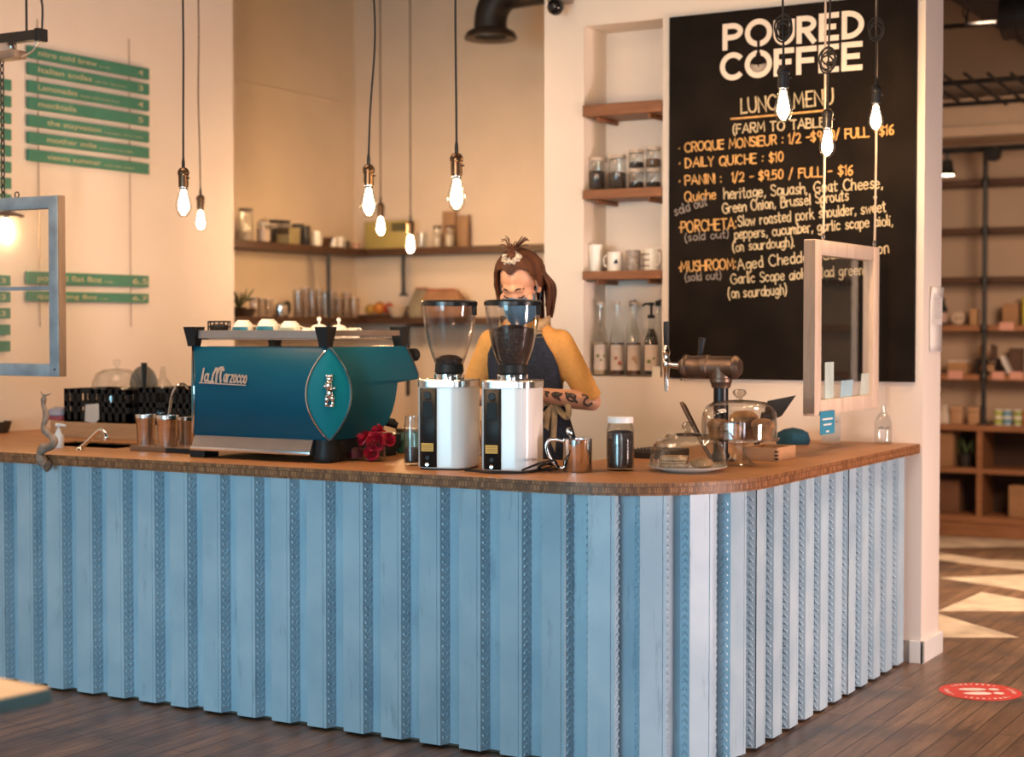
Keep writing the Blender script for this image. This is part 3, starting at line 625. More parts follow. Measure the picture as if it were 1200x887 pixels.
part('clamp', MB().box(bx.x-.35, bx.x-.0, 4.985, 5.06, bx.z-.03, bx.z+.005, .008), GREYW, track); part('clamp', MB().box(bx.x-.3, bx.x-.05, 4.995, 5.05, bx.z+.004, q.z-.028, .004), STEEL, track)
def chain(label, x, y, z0, z1):
    m = MB(); n = int((z1-z0)/.03); step = (z1-z0)/n
    for i in range(n):
        m.ring((x, y, z0+(i+.5)*step), 1, .0032, 'y' if i % 2 else 'x', 12, 5, (.0085, step*.62))
    return solo('chain', m, BLACK, label, 'chain')
chain('dark steel chain holding the blue-grey window under the black bar', cx_.x, 5.02, p.z+Hl-.005, bx.z-.02)
# right one, over the side of the counter
XW = -2.25
a, b = on_x(956, 283, XW), on_x(1031, 287, XW); zb = on_x(956, 487.5, XW).z
Wr, Hr = b.y-a.y, 1.846-zb
wr = window('hanging_window', 'whitewashed narrow sash window hanging on cords over the right end of counter', (XW, a.y, zb), PI/2, Wr, Hr, .075, .05, WHITEW, top_w=.06)
part('side_face', MB().box(-.003, 0, .002, .048, .01, Hr-.004), GREYW, wr, smooth=0)
for px, nm in ((965, 'nearer'), (1025, 'farther')):
    e = on_x(px, 280, XW-.025)
    t = thing('suspension_rope', 'pale thin rope holding the %s end of the whitewashed window' % nm, 'cord', (XW-.025, e.y, 1.846))
    part('line', MB().tube([(0,0,.03),(.004,0,.4),(0,0,ZC-1.846)], .0045, 6), mat('pale_cord', (.62,.50,.40), .7), t)
    part('eye_ring', MB().ring((0,0,.016), .014, .004, 'x', 14, 6), STEEL, t)
    part('knot', MB().ball((.0,.004,.22), .009, 8, 6), mat('pale_cord', (.62,.50,.40), .7), t)
def notes(px0, py0, px1, py1, X, m, lab, name='paper_note', tilt=0):
    A, B = on_x(px0, py1, X), on_x(px1, py0, X)
    mb = MB(); mb.add([(X,A.y,A.z),(X,B.y,A.z),(X,B.y+tilt,B.z),(X,A.y+tilt,B.z)], [(0,1,2,3)])
    o = solo(name, mb, m, lab, 'paper', smooth=0, recalc=False); return solidify(o, .0012)
XG = XW-.022
BLUEC = mat('blue_card', (.03,.24,.38), .6, var=.05)
notes(966.5,424,977,476, XG, mat('pale_green_note', (.50,.62,.58), .7), 'pale green paper strip taped inside the near edge of the whitewashed window')
notes(984,445,998,474, XG, mat('pale_blue_note', (.33,.50,.58), .7), 'pale blue card taped at the bottom middle of the whitewashed window', tilt=.02)
notes(1007,437,1019,471, XG, mat('pale_mint_note', (.55,.62,.56), .7), 'pale mint paper taped at the far bottom corner of the whitewashed window', tilt=.03)
A, B = on_x(961, 510, XW+.004), on_x(978, 480.5, XW+.004)
t = thing('hanging_card', 'bright blue card stuck below the near bottom corner of the whitewashed window', 'card', (XW+.004, 0, 0))
part('card', MB().box(-.0008,.0008, A.y, B.y, A.z, B.z), BLUEC, t, smooth=0)
m = MB()
for z, w in ((.62,.7),(.38,.55),(.08,.2)): m.box(.0008,.0014, A.y+(B.y-A.y)*(.5-w/2), A.y+(B.y-A.y)*(.5+w/2), A.z+(B.z-A.z)*z, A.z+(B.z-A.z)*z+.007)
part('print', m, PAPER, t, smooth=0)
# papers on the end of the wall
XE = -2.108
A, B = on_x(1089, 412, XE), on_x(1103, 337, XE)
m = MB(); n = 10
m.grid([[Vector((XE+.002+.012*max(0,(k/n-.75))**1.2*4+(.003 if j else 0), A.y+(B.y-A.y)*j, A.z+(B.z-A.z)*k/n)) for j in (0,1)] for k in range(n+1)])
t = thing('paper_sheets', 'white printed sheets pinned on the end of the white wall', 'papers', (0,0,0))
solidify(part('sheet', m, PAPER, t), .001)
m = MB(); m.box(XE+.006, XE+.008, A.y+.03, B.y-.01, A.z+.12, B.z-.03); part('sheet', m, PAPER, t, smooth=0)
m = MB()
for k in range(9): m.box(XE+.008, XE+.0084, A.y+.05, B.y-.03, A.z+.15+k*.011, A.z+.153+k*.011)
part('print', m, mat('grey_print', (.42,.40,.40), .8), t, smooth=0)

# ------------------------------------------------------------------ pendant bulbs
BULB = mat('lit_bulb', (1,.8,.6), .4, emit=((1,.59,.27), 430), var=0)
CORDB = mat('black_cord', (.016,.013,.012), .7); CORDT = mat('brown_cord', (.13,.075,.04), .7)
def pendant(x, y, ztop_bulb, label, s=1.0, cord=CORDB, sway=0.0, coil=0, shade=False, socket=BRASS):
    """origin at the underside of the socket; bulb hangs below"""
    t = thing('pendant_bulb', label, 'pendant lamp', (x, y, ztop_bulb))
    part('glass_envelope', MB().lathe([(0,-.118*s),(.010*s,-.117*s),(.022*s,-.108*s),(.031*s,-.088*s),(.0325*s,-.075*s),(.030*s,-.058*s),(.022*s,-.030*s),(.0165*s,-.012*s),(.0155*s,0)], 20), GLASS, t)
    part('glowing_filament', MB().lathe([(0,-.106*s),(.009*s,-.103*s),(.0185*s,-.090*s),(.0215*s,-.076*s),(.0185*s,-.056*s),(.0120*s,-.028*s),(.0095*s,-.012*s),(0,-.011*s)], 16), BULB, t)
    part('screw_base', MB().lathe([(.0155*s,-.012*s),(.0165*s,-.010*s),(.0150*s,-.006*s),(.0165*s,-.002*s),(.0155*s,.003*s)], 16), STEEL, t)
    part('socket', MB().lathe([(.0155*s,0),(.0195*s,0),(.0195*s,.045*s),(.0225*s,.048*s),(.0228*s,.056*s),(.021*s,.064*s),(.014*s,.073*s),(.006*s,.076*s),(0,.076*s)], 20), socket, t)
    if not shade: part('switch_key', MB().box(.019*s,.030*s,-.003,.003,.030*s,.036*s,.001), socket, t)
    part('strain_relief', MB().lathe([(.0065*s,.075*s),(.0065*s,.096*s),(.0045*s,.112*s),(0,.112*s)], 10), BLKPL, t)
    H = ZC-ztop_bulb
    pts = curve_pts([(0,0,.10*s),(sway*.3,0,.28),(sway,0,.55),(sway*.5,0,.85),(sway*.8,0,1.2),(sway*.7,0,H*.8),(sway*.7,0,H)], 6)
    part('cord', MB().tube(pts, .0042*s, 6), cord, t)
    part('ceiling_cup', MB().lathe([(0,H-.03),(.03,H-.028),(.045,H-.01),(.046,H)], 16, (sway*.7,0,0)), BLACK, t)
    if coil:
        m = MB()
        for k in range(coil):
            m.ring((.004*math.sin(k*2), .006*k-.01, coil_z+.012*k), .027+.003*(k % 3), .0036, 'y', 18, 6, (1, 1.25))
        part('cord_coil', m, cord, t)
    if shade: part('shade', MB().lathe([(.02,.03),(.09,.005),(.095,-.004),(.090,-.002),(.02,.024)], 24), BRASS, t)
    return t
for px, py, Y, s, cord, sway, lab in (
    (215, 219, 5.0, 1.0, CORDB, .004, 'lit filament bulb on black cord, front one of the pair left of the coffee machine'),
    (235, 245, 6.3, .92, CORDT, -.01, 'lit filament bulb on brown cord, rear one of the pair left of the coffee machine'),
    (432, 217, 5.0, 1.0, CORDB, .03, 'lit filament bulb on wavy black cord above the back of the coffee machine'),
    (446, 253, 8.1, 1.02, CORDT, .0, 'lit filament bulb on thin brown cord close behind the wavy-corded one'),
    (481, 274, 8.1, 1.02, CORDT, .0, 'lowest lit bulb, on brown cord in front of the yellow-green board'),
    (535, 206, 5.0, 1.06, CORDB, -.004, 'large lit filament bulb on black cord above the left grinder')):
    p = on_y(px, py, Y); pendant(p.x, p.y, p.z, lab, s, cord, sway)
for px, py, Y, s, sway, coil, cz_, lab in (
    (918, 103, 5.8, 1.06, -.01, 4, .20, 'lit filament bulb below a coiled cord in front of the shop name'),
    (969.5, 150, 6.25, .98, .01, 4, .245, 'lowest lit bulb in front of the chalkboard, on the cord beside a pale line'),
    (1026.5, 121, 6.8, 1.0, .004, 3, .29, 'lit filament bulb near the right edge of the chalkboard')):
    coil_z = cz_; p = on_y(px, py, Y); pendant(p.x, p.y, p.z, lab, s, CORDB, sway, coil, socket=BLACK)
p = on_y(6, 253, 5.9); pendant(p.x, p.y, p.z, 'lit bulb under a small bronze shade seen through the left hanging window', 1.1, CORDB, 0, 0, True)

# ------------------------------------------------------------------ duct, camera
p = on_y(575, 44, 8.4); r = 31/(F_PX/(p.dot(_fw)-Vector((0,0,CAM_H)).dot(_fw)))
DUCT = mat('dark_duct', (.035,.028,.024), .5, .3, var=.2)
t = thing('ventilation_duct', 'dark round air duct with flared outlet hanging in the alcove', 'duct', p)
part('outlet_flange', MB().lathe([(r*.62,-.0),(r*.98,-.012),(r,0),(r*.9,.03),(r*.66,.05),(r*.62,.05)], 32), mat('duct_rim', (.10,.07,.05), .45, .4), t)
part('elbow', MB().tube(curve_pts([(0,0,.02),(0,0,.10),(.02,0,.17),(.09,0,.235),(.20,0,.25),(1.15,0,.27)]), r*.62, 24), DUCT, t)
m = MB()
for k in range(-3, 4): m.box(-r*.55, r*.55, k*.035-.004, k*.035+.004, .0, .012)
part('grille', m, BLACK, t, smooth=0)
p = on_y(651, 8, 7.2)
t = thing('security_camera', 'small black dome camera on the white wall at the top', 'camera', p)
part('dome', MB().ball((0,0,0), .042), mat('dark_dome', (.008,.008,.009), .08), t); part('mount', MB().box(-.05,.05,.0,.10,.025,.06,.008), mat('camera_mount', (.25,.2,.17), .5), t)
part('lens', MB().lathe([(0,0),(.014,0),(.014,.01),(0,.01)], 14, (.01,-.045,-.005), RM('X', PI/2)), GLASS, t)

# ------------------------------------------------------------------ espresso machine
ZW = .98
TEAL = mat('teal_metallic_paint', (.0,.080,.135), .42, .0, var=.05, scale=4, spec=.22)
TEAL_LIT = mat('teal_paint_lit', (.0,.185,.25), .42, .0, var=.05, scale=4, spec=.25)  # same paint as TEAL, its brighter lighting put into the colour
EX, EY = -4.10, 5.13
em = thing('espresso_machine', 'big teal espresso machine with lens-shaped corner panels on the counter', 'espresso machine', (EX, EY, ZW))
HX, ZL, ZH = .335, .087, .442
def cz(z): return .062*max(0, 1-((z-(ZL+ZH)/2)/((ZH-ZL)/2))**2)
yb = [(.087,.318),(.11,.345),(.137,.387),(.18,.417),(.23,.437),(.285,.45),(.2949,.452),(.3051,.602),(.326,.602),(.36,.580),(.40,.555),(.428,.532),(.442,.522)]
zs = sorted(set([z for z,_ in yb]+[ZL+(ZH-ZL)*k/16 for k in range(17)]))
def ybz(z):
    for (a,u),(b,v) in zip(yb, yb[1:]):
        if a <= z <= b: return u+(v-u)*(z-a)/(b-a)
    return yb[-1][1]
def Bp(z, s=1): return Vector((s*(HX-cz(z)), -cz(z), z))
def Cp(z, s=1): return Vector((s*(HX+cz(z)*.9), cz(z), z))
def Rp(z, s=1): return Vector((s*(HX+cz(z)*.15), ybz(z), z))
part('front_panel', MB().grid([[Bp(z,-1), Bp(z)] for z in zs]), TEAL, em)
part('side_panel', MB().grid([[Cp(z).lerp(Rp(z), k/6) for k in range(7)] for z in zs]), TEAL, em); part('side_panel', MB().grid([[Cp(z,-1).lerp(Rp(z,-1), k/6) for k in range(7)] for z in zs]), TEAL, em)
part('rear_panel', MB().grid([[Rp(z,-1), Rp(z)] for z in zs]), TEAL, em, smooth=.3)
for s in (1,-1):
    part('corner_panel', MB().grid([[Bp(z,s)+(Cp(z,s)-Bp(z,s))*(k/6)+Vector((s*.5,-.5,0))*.25*cz(z)*math.sin(PI*k/6) for k in range(7)] for z in zs]), TEAL_LIT, em)
    for f in (Bp, Cp): part('chrome_trim', MB().tube([f(z,s)+Vector((s*.002,-.002,0)) for z in zs], .0042, 6), CHROME, em)
part('top_plate', MB().box(-HX,HX,.0,.52,ZH-.006,ZH,.002), STEEL, em, smooth=0)
part('rear_edge', MB().tube([(Rp(z).x,ybz(z)+.002,z) for z in (.3051,.326,.36,.40,.428,.442)], .005, 6), BLACK, em)
# logo
m = MB(); to = lambda u, v: Vector((u, -cz(v)-.0035, v))
p0, p1 = on_y(236, 447.2, EY-.06), on_y(289, 449.6, EY-.06)
lx0, lx1, lz, lz1 = p0.x-EX, p1.x-EX, p0.z-ZW, p1.z-ZW; LW = lx1-lx0
ribbon(m, [(lx0+.004,lz+.002),(lx0+.005,lz+.050)], .0046, to); write(m, 'a', (lx0+.017,lz+.002), (lx0+.036,lz+.002), .046, .0040, to)
M0 = lx0+.055
for st in ([(0,0),(.004,.03),(.012,.052),(.020,.050),(.022,.02),(.023,.0)], [(.022,.03),(.030,.054),(.044,.056),(.052,.046)], [(.040,.05),(.041,.02),(.046,.0)], [(-.01,.0),(.01,.0)]):
    ribbon(m, [(M0+a, lz+b) for a,b in st], .0050, to)
write(m, 'arzocco', (M0+.060,lz+.002), (lx1,lz1+.002), .046, .0038, to, gap=.22)
ribbon(m, [(lx0-.006,lz-.004),(lx1,lz1-.006)], .0022, to)
solidify(part('maker_lettering', m, CHROME, em, smooth=0, recalc=False), .003)
# lion badge on the corner panel
zc_ = .268; mid = (Bp(zc_)+Cp(zc_))/2; nrm = Vector((.72,-.69,0)); u = Vector((.69,.72,0))
m = MB()
def bl(a, z, r, sx=1, sz=1): m.ball(mid+nrm*.016+u*a+Vector((0,0,z)), (r*sx, r*.8, r*sz), 10, 8)
for a, z, r, sx, sz in ((0,.055,.016,1,1),(-.004,.030,.017,1,1.2),(0,0,.016,1,1.5),(.010,-.018,.011,1,1.4),(-.010,-.022,.010,1,1.5),(.016,.018,.007,1.6,.8),(-.018,.026,.006,1.6,.8),(0,-.048,.008,2.6,.7),(.012,-.038,.007,1,1.6),(-.012,-.040,.007,1,1.6),(.010,.066,.006,1,1),(-.010,.066,.006,1,1)): bl(a, z, r, sx, sz)
part('lion_badge', m, CHROME, em)
# sloping steel base, feet
m = MB(); m.prism([(-.004,.087),(-.024,.046),(-.024,.030),(.05,.030),(.05,.087)], -.325, .262, Matrix(((0,0,1,0),(1,0,0,0),(0,1,0,0),(0,0,0,1))))
part('base_panel', m, SATIN, em, smooth=0)
part('base_strip', MB().box(-.33,.262,-.030,-.022,.028,.044,.002), STEEL, em)
part('drip_base', MB().box(-.32,.33,.03,.50,.030,.086,.004), BLKPL, em, smooth=0)
part('corner_block', MB().lathe([(.0,.008),(.046,.008),(.050,.020),(.044,.055),(.040,.088),(0,.088)], 20, (.298,.03,0)), BLKPL, em)
for x, y in ((-.30,.02),(.29,.05),(-.29,.42),(.29,.42)): part('foot', MB().box(x-.035,x+.04,y-.045,y+.045,0,.032,.003), BLKPL, em, smooth=0)
# cup rail
zr = .480
part('front_rail', MB().box(-.30,.30,-.012,-.004,zr-.006,zr+.026,.002), SATIN, em, smooth=0)
for s in (-1,1): part('side_rail', MB().box(s*HX-.004,s*HX+.004,.02,.50,zr+.004,zr+.026,.002), SATIN, em, smooth=0)
part('rear_rail', MB().tube([(-.32,.51,zr+.012),(.32,.51,zr+.012)], .006), CHROME, em)
for x, y in ((-.33,.0),(.32,.0),(.32,.505),(-.32,.505)):
    part('rail_post', MB().loft([[Vector((x+a*w,y+b*w,z)) for a,b in ((-1,-1),(1,-1),(1,1),(-1,1))] for z,w in ((ZH,.018),(zr-.01,.022),(zr+.035,.030),(zr+.040,.030))]), BLKPL, em, smooth=0)
part('steam_knob', MB().lathe([(0,0),(.024,0),(.027,.008),(.027,.03),(.02,.036),(0,.036)], 18, (HX-.015,.585,.405), RM('X', -PI/2)), BLKPL, em)
for x in (-.15,.15):
    g = part('group_head', MB().lathe([(0,.16),(.035,.16),(.038,.20),(.034,.28),(.03,.31),(0,.31)], 18, (x,.53,0)), CHROME, em)
    part('portafilter', MB().lathe([(0,.125),(.028,.126),(.032,.155),(.032,.163),(0,.163)], 16, (x,.53,0)).tube([(x,.55,.145),(x+.02,.68,.12)], [.010,.014], 10), BLKPL, g)
part('drip_tray', MB().box(-.30,.30,.42,.60,.05,.085,.004), STEEL, em, smooth=0)
p = on_y(459, 494, EY+.50)-Vector((EX,EY,ZW)); part('portafilter_grip', MB().tube([(p.x-.05,.44,p.z+.02),(p.x-.02,.47,p.z+.004),(p.x+.02,.51,p.z-.016)], [.012,.017,.014], 12), BLKPL, em)
wa = [on_y(221, 456, 5.45), on_y(215, 450, 5.45), on_y(207, 453, 5.42), on_y(201, 466, 5.42), on_y(197.5, 489, 5.40)]
part('steam_wand', MB().tube(curve_pts([Vector(v)-Vector((EX,EY,ZW)) for v in wa], 8), .0055, 8), CHROME, em)
# cups and other pieces on the machine
part('cup_grid', MB().box(-.31,.31,.02,.50,ZH+.026,ZH+.032,.002), STEEL, em, smooth=0)
ZE = ZW+ZH+.033
CUPB = mat('blue_glaze', (.03,.30,.45), .3, var=.35, scale=10, coat=.3); CUPG = mat('pale_green_glaze', (.50,.58,.46), .3, var=.2, scale=6, coat=.3)
def updown_cup(x, y, r, h, label, glaze=None, grp='upturned cups on the coffee machine'):
    t = thing('coffee_cup', label, 'cup', (x, y, ZE), -1.9, grp)
    part('bowl', MB().lathe([(r*.93,0),(r,0),(r*.99,h*.2),(r*.90,h*.6),(r*.70,h*.88),(r*.55,h*.93),(r*.53,h),(r*.46,h),(r*.44,h*.95),(0,h*.93)], 24), PORC, t)
    part('handle', MB().tube(curve_pts([(-r*.95,0,h*.18),(-r*1.45,0,h*.2),(-r*1.5,0,h*.55),(-r*.8,0,h*.7)], 6), r*.11, 8), PORC, t)
    if glaze:
        n = 12; rows = []
        for z, rr in ((h*.02,1.008),(h*.2,1.0),(h*.42,.965),(h*.62,.905)):
            rows.append([Vector((rr*r*math.cos(a), rr*r*math.sin(a), z)) for a in [1.9-PI*.92+k*PI*.78/n for k in range(n+1)]])
        part('glaze_band', MB().grid(rows), glaze, t)
    return t
def epos(px, py, Y): v = on_y(px, py, Y); return v.x
for i, (px, Y, r, h, gl, lab) in enumerate(((285,5.26,.046,.072,CUPB,'upturned white cup with blue glaze, first from the left on the machine'),(314,5.26,.050,.076,CUPB,'upturned white cup with blue glaze, second from the left on the machine'),
     (340,5.27,.046,.068,CUPG,'upturned white cup with pale green glaze on the machine'),(360,5.24,.029,.042,CUPB,'small upturned cup with blue glaze on the machine'))):
    updown_cup(epos(px, 395, Y), Y, r, h, lab, gl)
def lidpot(px, Y, s, lab):
    t = thing('pot_lid', lab, 'lid', (epos(px, 395, Y), Y, ZE), 0, 'small white lids on the coffee machine')
    part('lid', MB().lathe([(.034*s,0),(.036*s,.012*s),(.032*s,.028*s),(.018*s,.042*s),(0,.046*s)], 20), PORC, t)
    part('knob', MB().lathe([(.004*s,.044*s),(.004*s,.052*s),(.008*s,.058*s),(.006*s,.066*s),(0,.068*s)], 12), PORC, t)
lidpot(374, 5.30, 1.25, 'small white knobbed lid on the machine, left one of two'); lidpot(397, 5.36, 1.2, 'small white knobbed lid on the machine, right one of two')
t = thing('espresso_cup', 'small white cup lying with its handle up at the right of the machine top', 'cup', (epos(413, 395, 5.40), 5.40, ZE))
part('bowl', MB().lathe([(.024,0),(.030,.0),(.030,.02),(.024,.038),(.012,.042),(0,.042)], 18), PORC, t); part('handle', MB().ring((.030,0,.025), .014, .004, 'y', 14, 6), PORC, t)
t = thing('tamper_basket', 'black wire basket of small parts at the left of the machine top', 'basket', (epos(257, 390, 5.3), 5.3, ZE))
m = MB()
for z in (.004,.025,.046,.066): m.ring((0,0,z), .045, .0035, 'z', 20, 6)
for k in range(14): a = 2*PI*k/14; m.tube([(.045*math.cos(a),.045*math.sin(a),0),(.045*math.cos(a),.045*math.sin(a),.068)], .003, 5)
part('wire_sides', m, BLACK, t); part('base', MB().lathe([(0,0),(.046,0),(.046,.006),(0,.006)], 20), BLACK, t); part('contents', MB().lathe([(0,.005),(.038,.006),(.038,.05),(.02,.058),(0,.056)], 12, ripple=.05, nr=5), BEANS, t)

# ------------------------------------------------------------------ grinders
GRW = mat('white_enamel', (.82,.82,.82), .3, var=.02, coat=.3); GRS = mat('pale_silver_paint', (.50,.62,.70), .35, .3, var=.04)
YEL = mat('yellow_sticker', (.72,.40,.03), .5, var=.08)
def sq(a, b, n, p=4.0, ph=0):
    out = []
    for k in range(n):
        t = 2*PI*k/n+ph; c, s = math.cos(t), math.sin(t)
        out.append((a*math.copysign(abs(c)**(2/p), c), b*math.copysign(abs(s)**(2/p), s)))
    return out
def grinder(label, loc, rz, beans):
    t = thing('coffee_grinder', label, 'coffee grinder', loc, rz, 'coffee grinders on the counter')
    a, b, h = .098, .115, .300
    O = sq(a, b, 48)
    part('body', MB().loft([[Vector((x*k,y*k,z)) for x,y in O] for k,z in ((.97,.006),(1,.010),(1,h-.002),(.99,h))]), GRW, t, smooth=.5)
    part('foot_plate', MB().loft([[Vector((x*.95,y*.95,z)) for x,y in O] for z in (0,.008)]), BLKPL, t)
    part('top_band', MB().loft([[Vector((x*k,y*k,z)) for x,y in O] for k,z in ((1.0,h),(1.025,h+.002),(1.025,h+.024),(1.0,h+.028),(.9,h+.029))]), STEEL, t, smooth=.5)
    # the face towards the room: pale silver flank then black control strip
    def strip(x0, x1, z0, z1, off):
        rows = []
        for k in range(7):
            x = x0+(x1-x0)*k/6; y = -b*max(0,(1-abs(x/a)**4))**.25
            rows.append([Vector((x*(1+off/a*.4),y-off,z0)), Vector((x*(1+off/a*.4),y-off,z1))])
        return MB().grid(rows)
    part('side_flash', strip(-.096,-.0755,.010,h-.002,.0014), GRS, t)
    solidify(part('control_panel', strip(-.0765,-.010,.010,h-.002,.003), BLKPL, t), .002)
    part('screen', MB().box(-.062,-.026,-b-.0046,-b-.003,.19,.25,.001), mat('dark_screen', (.004,.005,.006), .5, spec=.2), t, smooth=0)
    part('button', MB().lathe([(0,.004),(.013,.004),(.015,.0),(.0,0)], 20, (-.044,-b-.003,.272), RM('X', PI/2)), BLKPL, t)
    part('warning_label', MB().box(-.068,-.022,-b-.0044,-b-.003,.068,.098,.0004), YEL, t, smooth=0)
    m = MB()
    for z in (.075,.082,.089): m.box(-.064,-.026,-b-.0049,-b-.0044,z,z+.0025)
    part('label_print', m, mat('label_print', (.38,.20,.02), .6), t, smooth=0)
    part('switch_knob', MB().lathe([(0,.006),(.007,.007),(.009,.003),(.009,0),(.005,0)], 16, (-.044,-b-.003,.022), RM('X', PI/2)), CHROME, t)
    part('small_button', MB().lathe([(0,.004),(.008,.004),(.008,0),(0,0)], 14, (-.044,-b-.003,.045), RM('X', PI/2)), BLKPL, t)
    part('neck_ring', MB().lathe([(.055,h+.028),(.056,h+.046),(.050,h+.050),(.0,h+.050)], 28), CHROME, t)
    part('hopper_collar', MB().lathe([(.050,h+.050),(.054,h+.054),(.052,h+.082),(.048,h+.083)], 28), BLKPL, t)
    z0 = h+.078; prof = [(.050,0),(.063,.032),(.079,.082),(.091,.138),(.099,.19),(.101,.223)]
    part('hopper', MB().lathe([(r,z0+z) for r,z in prof]+[(.099,z0+.223)]+[(r-.003,z0+z) for r,z in prof[::-1][1:]], 36), GLASSD, t)
    part('hopper_lid', MB().lathe([(0,z0+.240),(.06,z0+.240),(.098,z0+.238),(.105,z0+.232),(.105,z0+.219),(.101,z0+.219),(.098,z0+.226),(0,z0+.226)], 36), mat('smoky_lid', (.008,.010,.013), .25), t)
    part('lid_tab', MB().box(.090,.104,-.012,.012,z0+.185,z0+.228,.003), BLKPL, t)
    top = .024 if beans < .5 else .135
    pr = [(r-.0045,z0+z) for r,z in prof if z < top-.001]; rt = (.050+.0027*top/.01*.0+(.050*top/.223)*.98)
    pr = [(0,z0+.001)]+pr+[(min(rt,.094)-.004,z0+top),(.03,z0+top+.012),(0,z0+top+.016)]
    part('beans', MB().lathe(pr, 30, ripple=.012, nr=9), BEANS, t)
    part('spout', MB().tube([(0,b-.01,.24),(0,b+.03,.22),(0,b+.035,.17)], [.02,.02,.014], 12), BLKPL, t)
    part('fork', MB().tube([(-.03,b-.01,.14),(-.03,b+.06,.14),(.03,b+.06,.14),(.03,b-.01,.14)], .004, 6), CHROME, t)
    return t
RG = math.radians(14)
pa, pb = on_z(515, 551, ZW), on_z(590.5, 554, ZW)
dv = Vector((-math.sin(RG), math.cos(RG), 0))
ga = pa+dv*.115; gb = pb+dv*.115
grinder('white coffee grinder with nearly empty clear hopper, next to the coffee machine', ga, RG, .2)
grinder('white coffee grinder with full bean hopper, in front of the barista', gb, RG, .9)
c1 = [on_z(545,551,ZW+.006), on_z(556,551.5,ZW+.006), on_z(575,553.6,ZW+.006), on_z(608,554,ZW+.006), on_z(630,551,ZW+.006), on_z(645,547,ZW+.007), on_z(651,542,ZW+.012)]
c2 = [on_z(612,551,ZW+.012), on_z(624,546,ZW+.03), on_z(640,540.5,ZW+.045), on_z(650,540,ZW+.04), on_z(653,545,ZW+.025), on_z(656,549,ZW+.009), on_z(652,550,ZW+.007)]
c3 = [on_z(630,545,ZW+.012), on_z(640,543.6,ZW+.02), on_z(651,545.5,ZW+.016), on_z(650,549,ZW+.008), on_z(640,551,ZW+.007), on_z(632,549,ZW+.008), on_z(634,546,ZW+.02), on_z(646,542,ZW+.03)]
solo('power_cord', MB().tube(curve_pts(c1), .0042, 8), BLKPL, 'black power cord lying along the foot of the grinders', 'cord')
solo('power_cord', MB().tube(curve_pts(c2), .0042, 8).tube(curve_pts(c3), .0042, 8), BLKPL, 'black power cord coiled beside the steel pitcher', 'cord')

# ------------------------------------------------------------------ generic vessels
def jar(label, loc, r, h, fill, ff, lid, lid_h=.016, grp=None, cat='jar', name='storage_jar', band=None, nofill=False):
    t = thing(name, label, cat, loc, random.uniform(0,3), grp)
    part('glass', MB().lathe([(0,0),(r*.9,0),(r,.006),(r,h*.80),(r*.90,h*.88),(r*.86,h*.93),(r*.86,h),(r*.82,h),(r*.82,h*.92),(r*.95,h*.79),(r*.95,.010),(0,.008)], 28), GLASS, t)
    if not nofill: part('contents', MB().lathe([(0,.009),(r*.93,.011),(r*.935,h*.8*ff),(r*.6,h*.8*ff+.006),(0,h*.8*ff+.003)], 24, ripple=.01, nr=7), fill, t)
    if lid: part('lid', MB().lathe([(r*.84,h-lid_h*.6),(r*.93,h-lid_h*.6),(r*.94,h),(r*.90,h+lid_h*.4),(0,h+lid_h*.45)], 28), lid, t)
    return t
def tumbler(label, loc, r, h, grp, m=None, taper=.85):
    return solo('drinking_glass', MB().lathe([(0,0),(r*taper,0),(r*taper*1.02,.004),(r,h),(r*.95,h),(r*taper*.95,.010),(0,.009)], 22), m or GLASS, label, 'glass', loc, 0, grp)
def cup(label, loc, r, h, m, grp=None, handle=True, name='mug', rz=0, taper=.9):
    t = thing(name, label, 'mug' if handle else 'cup', loc, rz, grp)
    part('body', MB().lathe([(0,0),(r*taper,0),(r*taper*1.02,.004),(r,h),(r*.93,h),(r*taper*.93,.010),(0,.009)], 26), m, t)
    if handle: part('handle', MB().tube(curve_pts([(r*.93,0,h*.8),(r*1.5,0,h*.78),(r*1.55,0,h*.35),(r*.9,0,h*.2)], 6), r*.11, 8), m, t)
    return t

# ------------------------------------------------------------------ things on the counter, left to right
p = on_z(0, 507, ZW)
solo('dark_bowl', MB().lathe([(0,0),(.045,0),(.055,.004),(.072,.055),(.068,.055),(.05,.008),(0,.007)], 24), mat('dark_pottery', (.05,.035,.025), .5), 'dark bowl at the very left edge of the worktop', 'bowl', (p.x-.02,p.y,ZW))
# twisted driftwood hooked on the front edge
dw = [(52,462),(51,474),(54,487),(51,499),(55,507),(63,515),(60,523),(50,526),(47,534),(52,543),(57,547)]
pts = curve_pts([on_y(x, y, 4.893 if y > 520 else 4.90+.0004*(520-y)) for x, y in dw], 7)
rr = [(.008 if i < 3 else .011+.017*(i/len(pts))**1.5)*(1+.15*math.sin(i*.55)) for i in range(len(pts))]; rr[-1] = .006
dwt = thing('driftwood', 'twisted grey piece of driftwood hooked over the front edge of the worktop', 'driftwood', (0,0,0))
DRIFT = mat('driftwood_grey', (.34,.25,.19), .8, var=.3, scale=30, bump=.5, col2=(.17,.12,.09))
part('stem', MB().tube(pts, rr, 10, flat=.8), DRIFT, dwt)
m = MB()
for dx, dy in ((-5,-6),(8,-3)): m.tube([on_y(52,464,4.92), on_y(52+dx*.6,464+dy*.5,4.92), on_y(52+dx,464+dy,4.925)], [.004,.003,.001], 6)
part('twigs', m, DRIFT, dwt)
